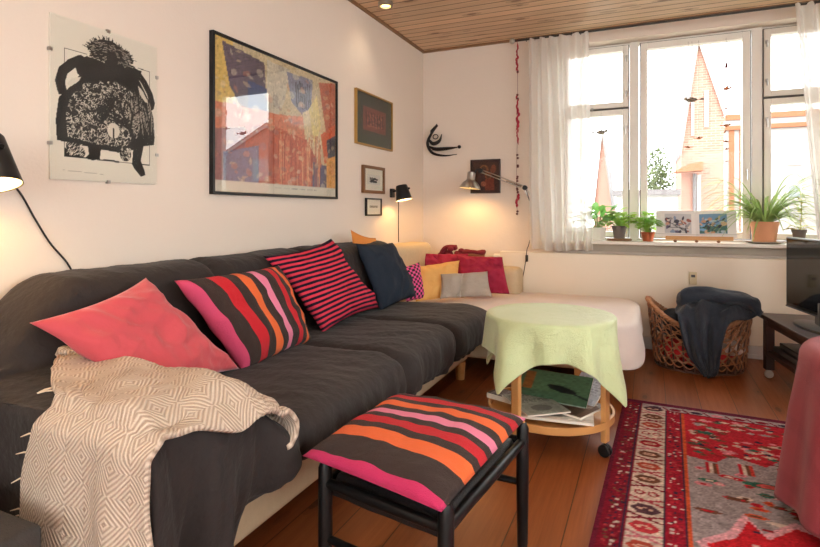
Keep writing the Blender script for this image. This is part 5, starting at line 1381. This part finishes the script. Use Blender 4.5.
# ================================================================== WINDOW ORNAMENTS
M['birdbrown'] = mat('brown_wood_bird', (172, 104, 60), .5, .2, 40); M['birdgrey'] = mat('grey_metal_bird', (138, 124, 110), .4, .1, metal=.4); M['thread'] = mat('thin_thread', (150, 140, 132), .7)
def birdbody(b, x, y, z, L, wing, d=1):
    b.ball((x, y, z), L*.22, 10, (1.6, .8, .75)); b.ball((x+d*L*.40, y, z+L*.10), L*.12, 8); b.tube([(x+d*L*.48, y, z+L*.1), (x+d*L*.62, y, z+L*.08)], [L*.05, .0006], 6)
    b.prism([(x-d*L*.28, y, z), (x-d*L*.75, y, z-L*.08), (x-d*L*.70, y, z+L*.10)], (0, L*.05, 0))
    for s in (-1, 1): b.prism([(x-L*.12, y, z+L*.1), (x+L*.16, y, z+L*.1), (x-L*.05+wing[0]*L*d, y+s*L*.35, z+wing[1]*L)], (0, 0, L*.04))
    return b
mx, my = 2.395, 4.59
t = thing('bird_mobile', 'string of small brown birds hanging in front of the centre pane', 'ornament', (mx, my, 1.40))
MB().tube([(mx, my, 2.33), (mx, my, 1.38)], .0008, 4).tube([(mx, my, 2.33), (mx, 4.638, 2.33)], .0008, 4).build('thread', M['thread'], t)
MB().lathe([(.002, .05), (.012, 0), (.001, 0)], (mx, my, 2.11), 12, caps=False).build('bell', mat('plum_felt', (130, 70, 84), .8), t)
for i, z in enumerate((1.955, 1.81, 1.685, 1.565, 1.51, 1.42)):
    birdbody(MB(), mx, my, z, (.07, .04, .055, .04, .035, .03)[i], ((.3, .35), (-.2, .1), (.1, -.3), (.2, .2), (.1, .3), (.1, .2))[i], -1 if i % 2 else 1).build('bird', M['birdbrown'], t)
t = thing('hanging_bird', 'grey metal bird with spread wings on a thread before the brick gable', 'ornament', (2.17, 4.59, 1.86))
birdbody(MB(), 2.17, 4.59, 1.892, .11, (.1, .12), -1).build('body', M['birdgrey'], t); MB().tube([(2.17, 4.59, 1.9), (2.17, 4.59, 2.335), (2.17, 4.638, 2.335)], .0007, 4).build('thread', M['thread'], t)
t = thing('hanging_bird', 'grey metal bird with spread wings hanging in the side casement near the curtain', 'ornament', (1.52, 4.59, 1.66))
birdbody(MB(), 1.52, 4.59, 1.685, .10, (.1, .12), 1).build('body', M['birdgrey'], t); MB().tube([(1.52, 4.59, 1.69), (1.52, 4.59, 1.845), (1.52, 4.638, 1.845)], .0007, 4).build('thread', M['thread'], t)
t = thing('hanging_bird', 'tiny brown bird hanging before the slit window of the gable', 'ornament', (2.215, 4.59, 1.55))
birdbody(MB(), 2.215, 4.59, 1.60, .05, (.2, .2), 1).build('body', M['birdbrown'], t); MB().tube([(2.215, 4.59, 1.61), (2.215, 4.59, 2.335), (2.215, 4.638, 2.335)], .0007, 4).build('thread', M['thread'], t)
t = thing('hanging_bird', 'lowest tiny brown bird hanging before the edge of the gable', 'ornament', (2.145, 4.59, 1.50))
birdbody(MB(), 2.145, 4.59, 1.535, .045, (.2, .2), -1).build('body', M['birdbrown'], t); MB().tube([(2.145, 4.59, 1.54), (2.145, 4.59, 2.335), (2.145, 4.638, 2.335)], .0007, 4).build('thread', M['thread'], t)
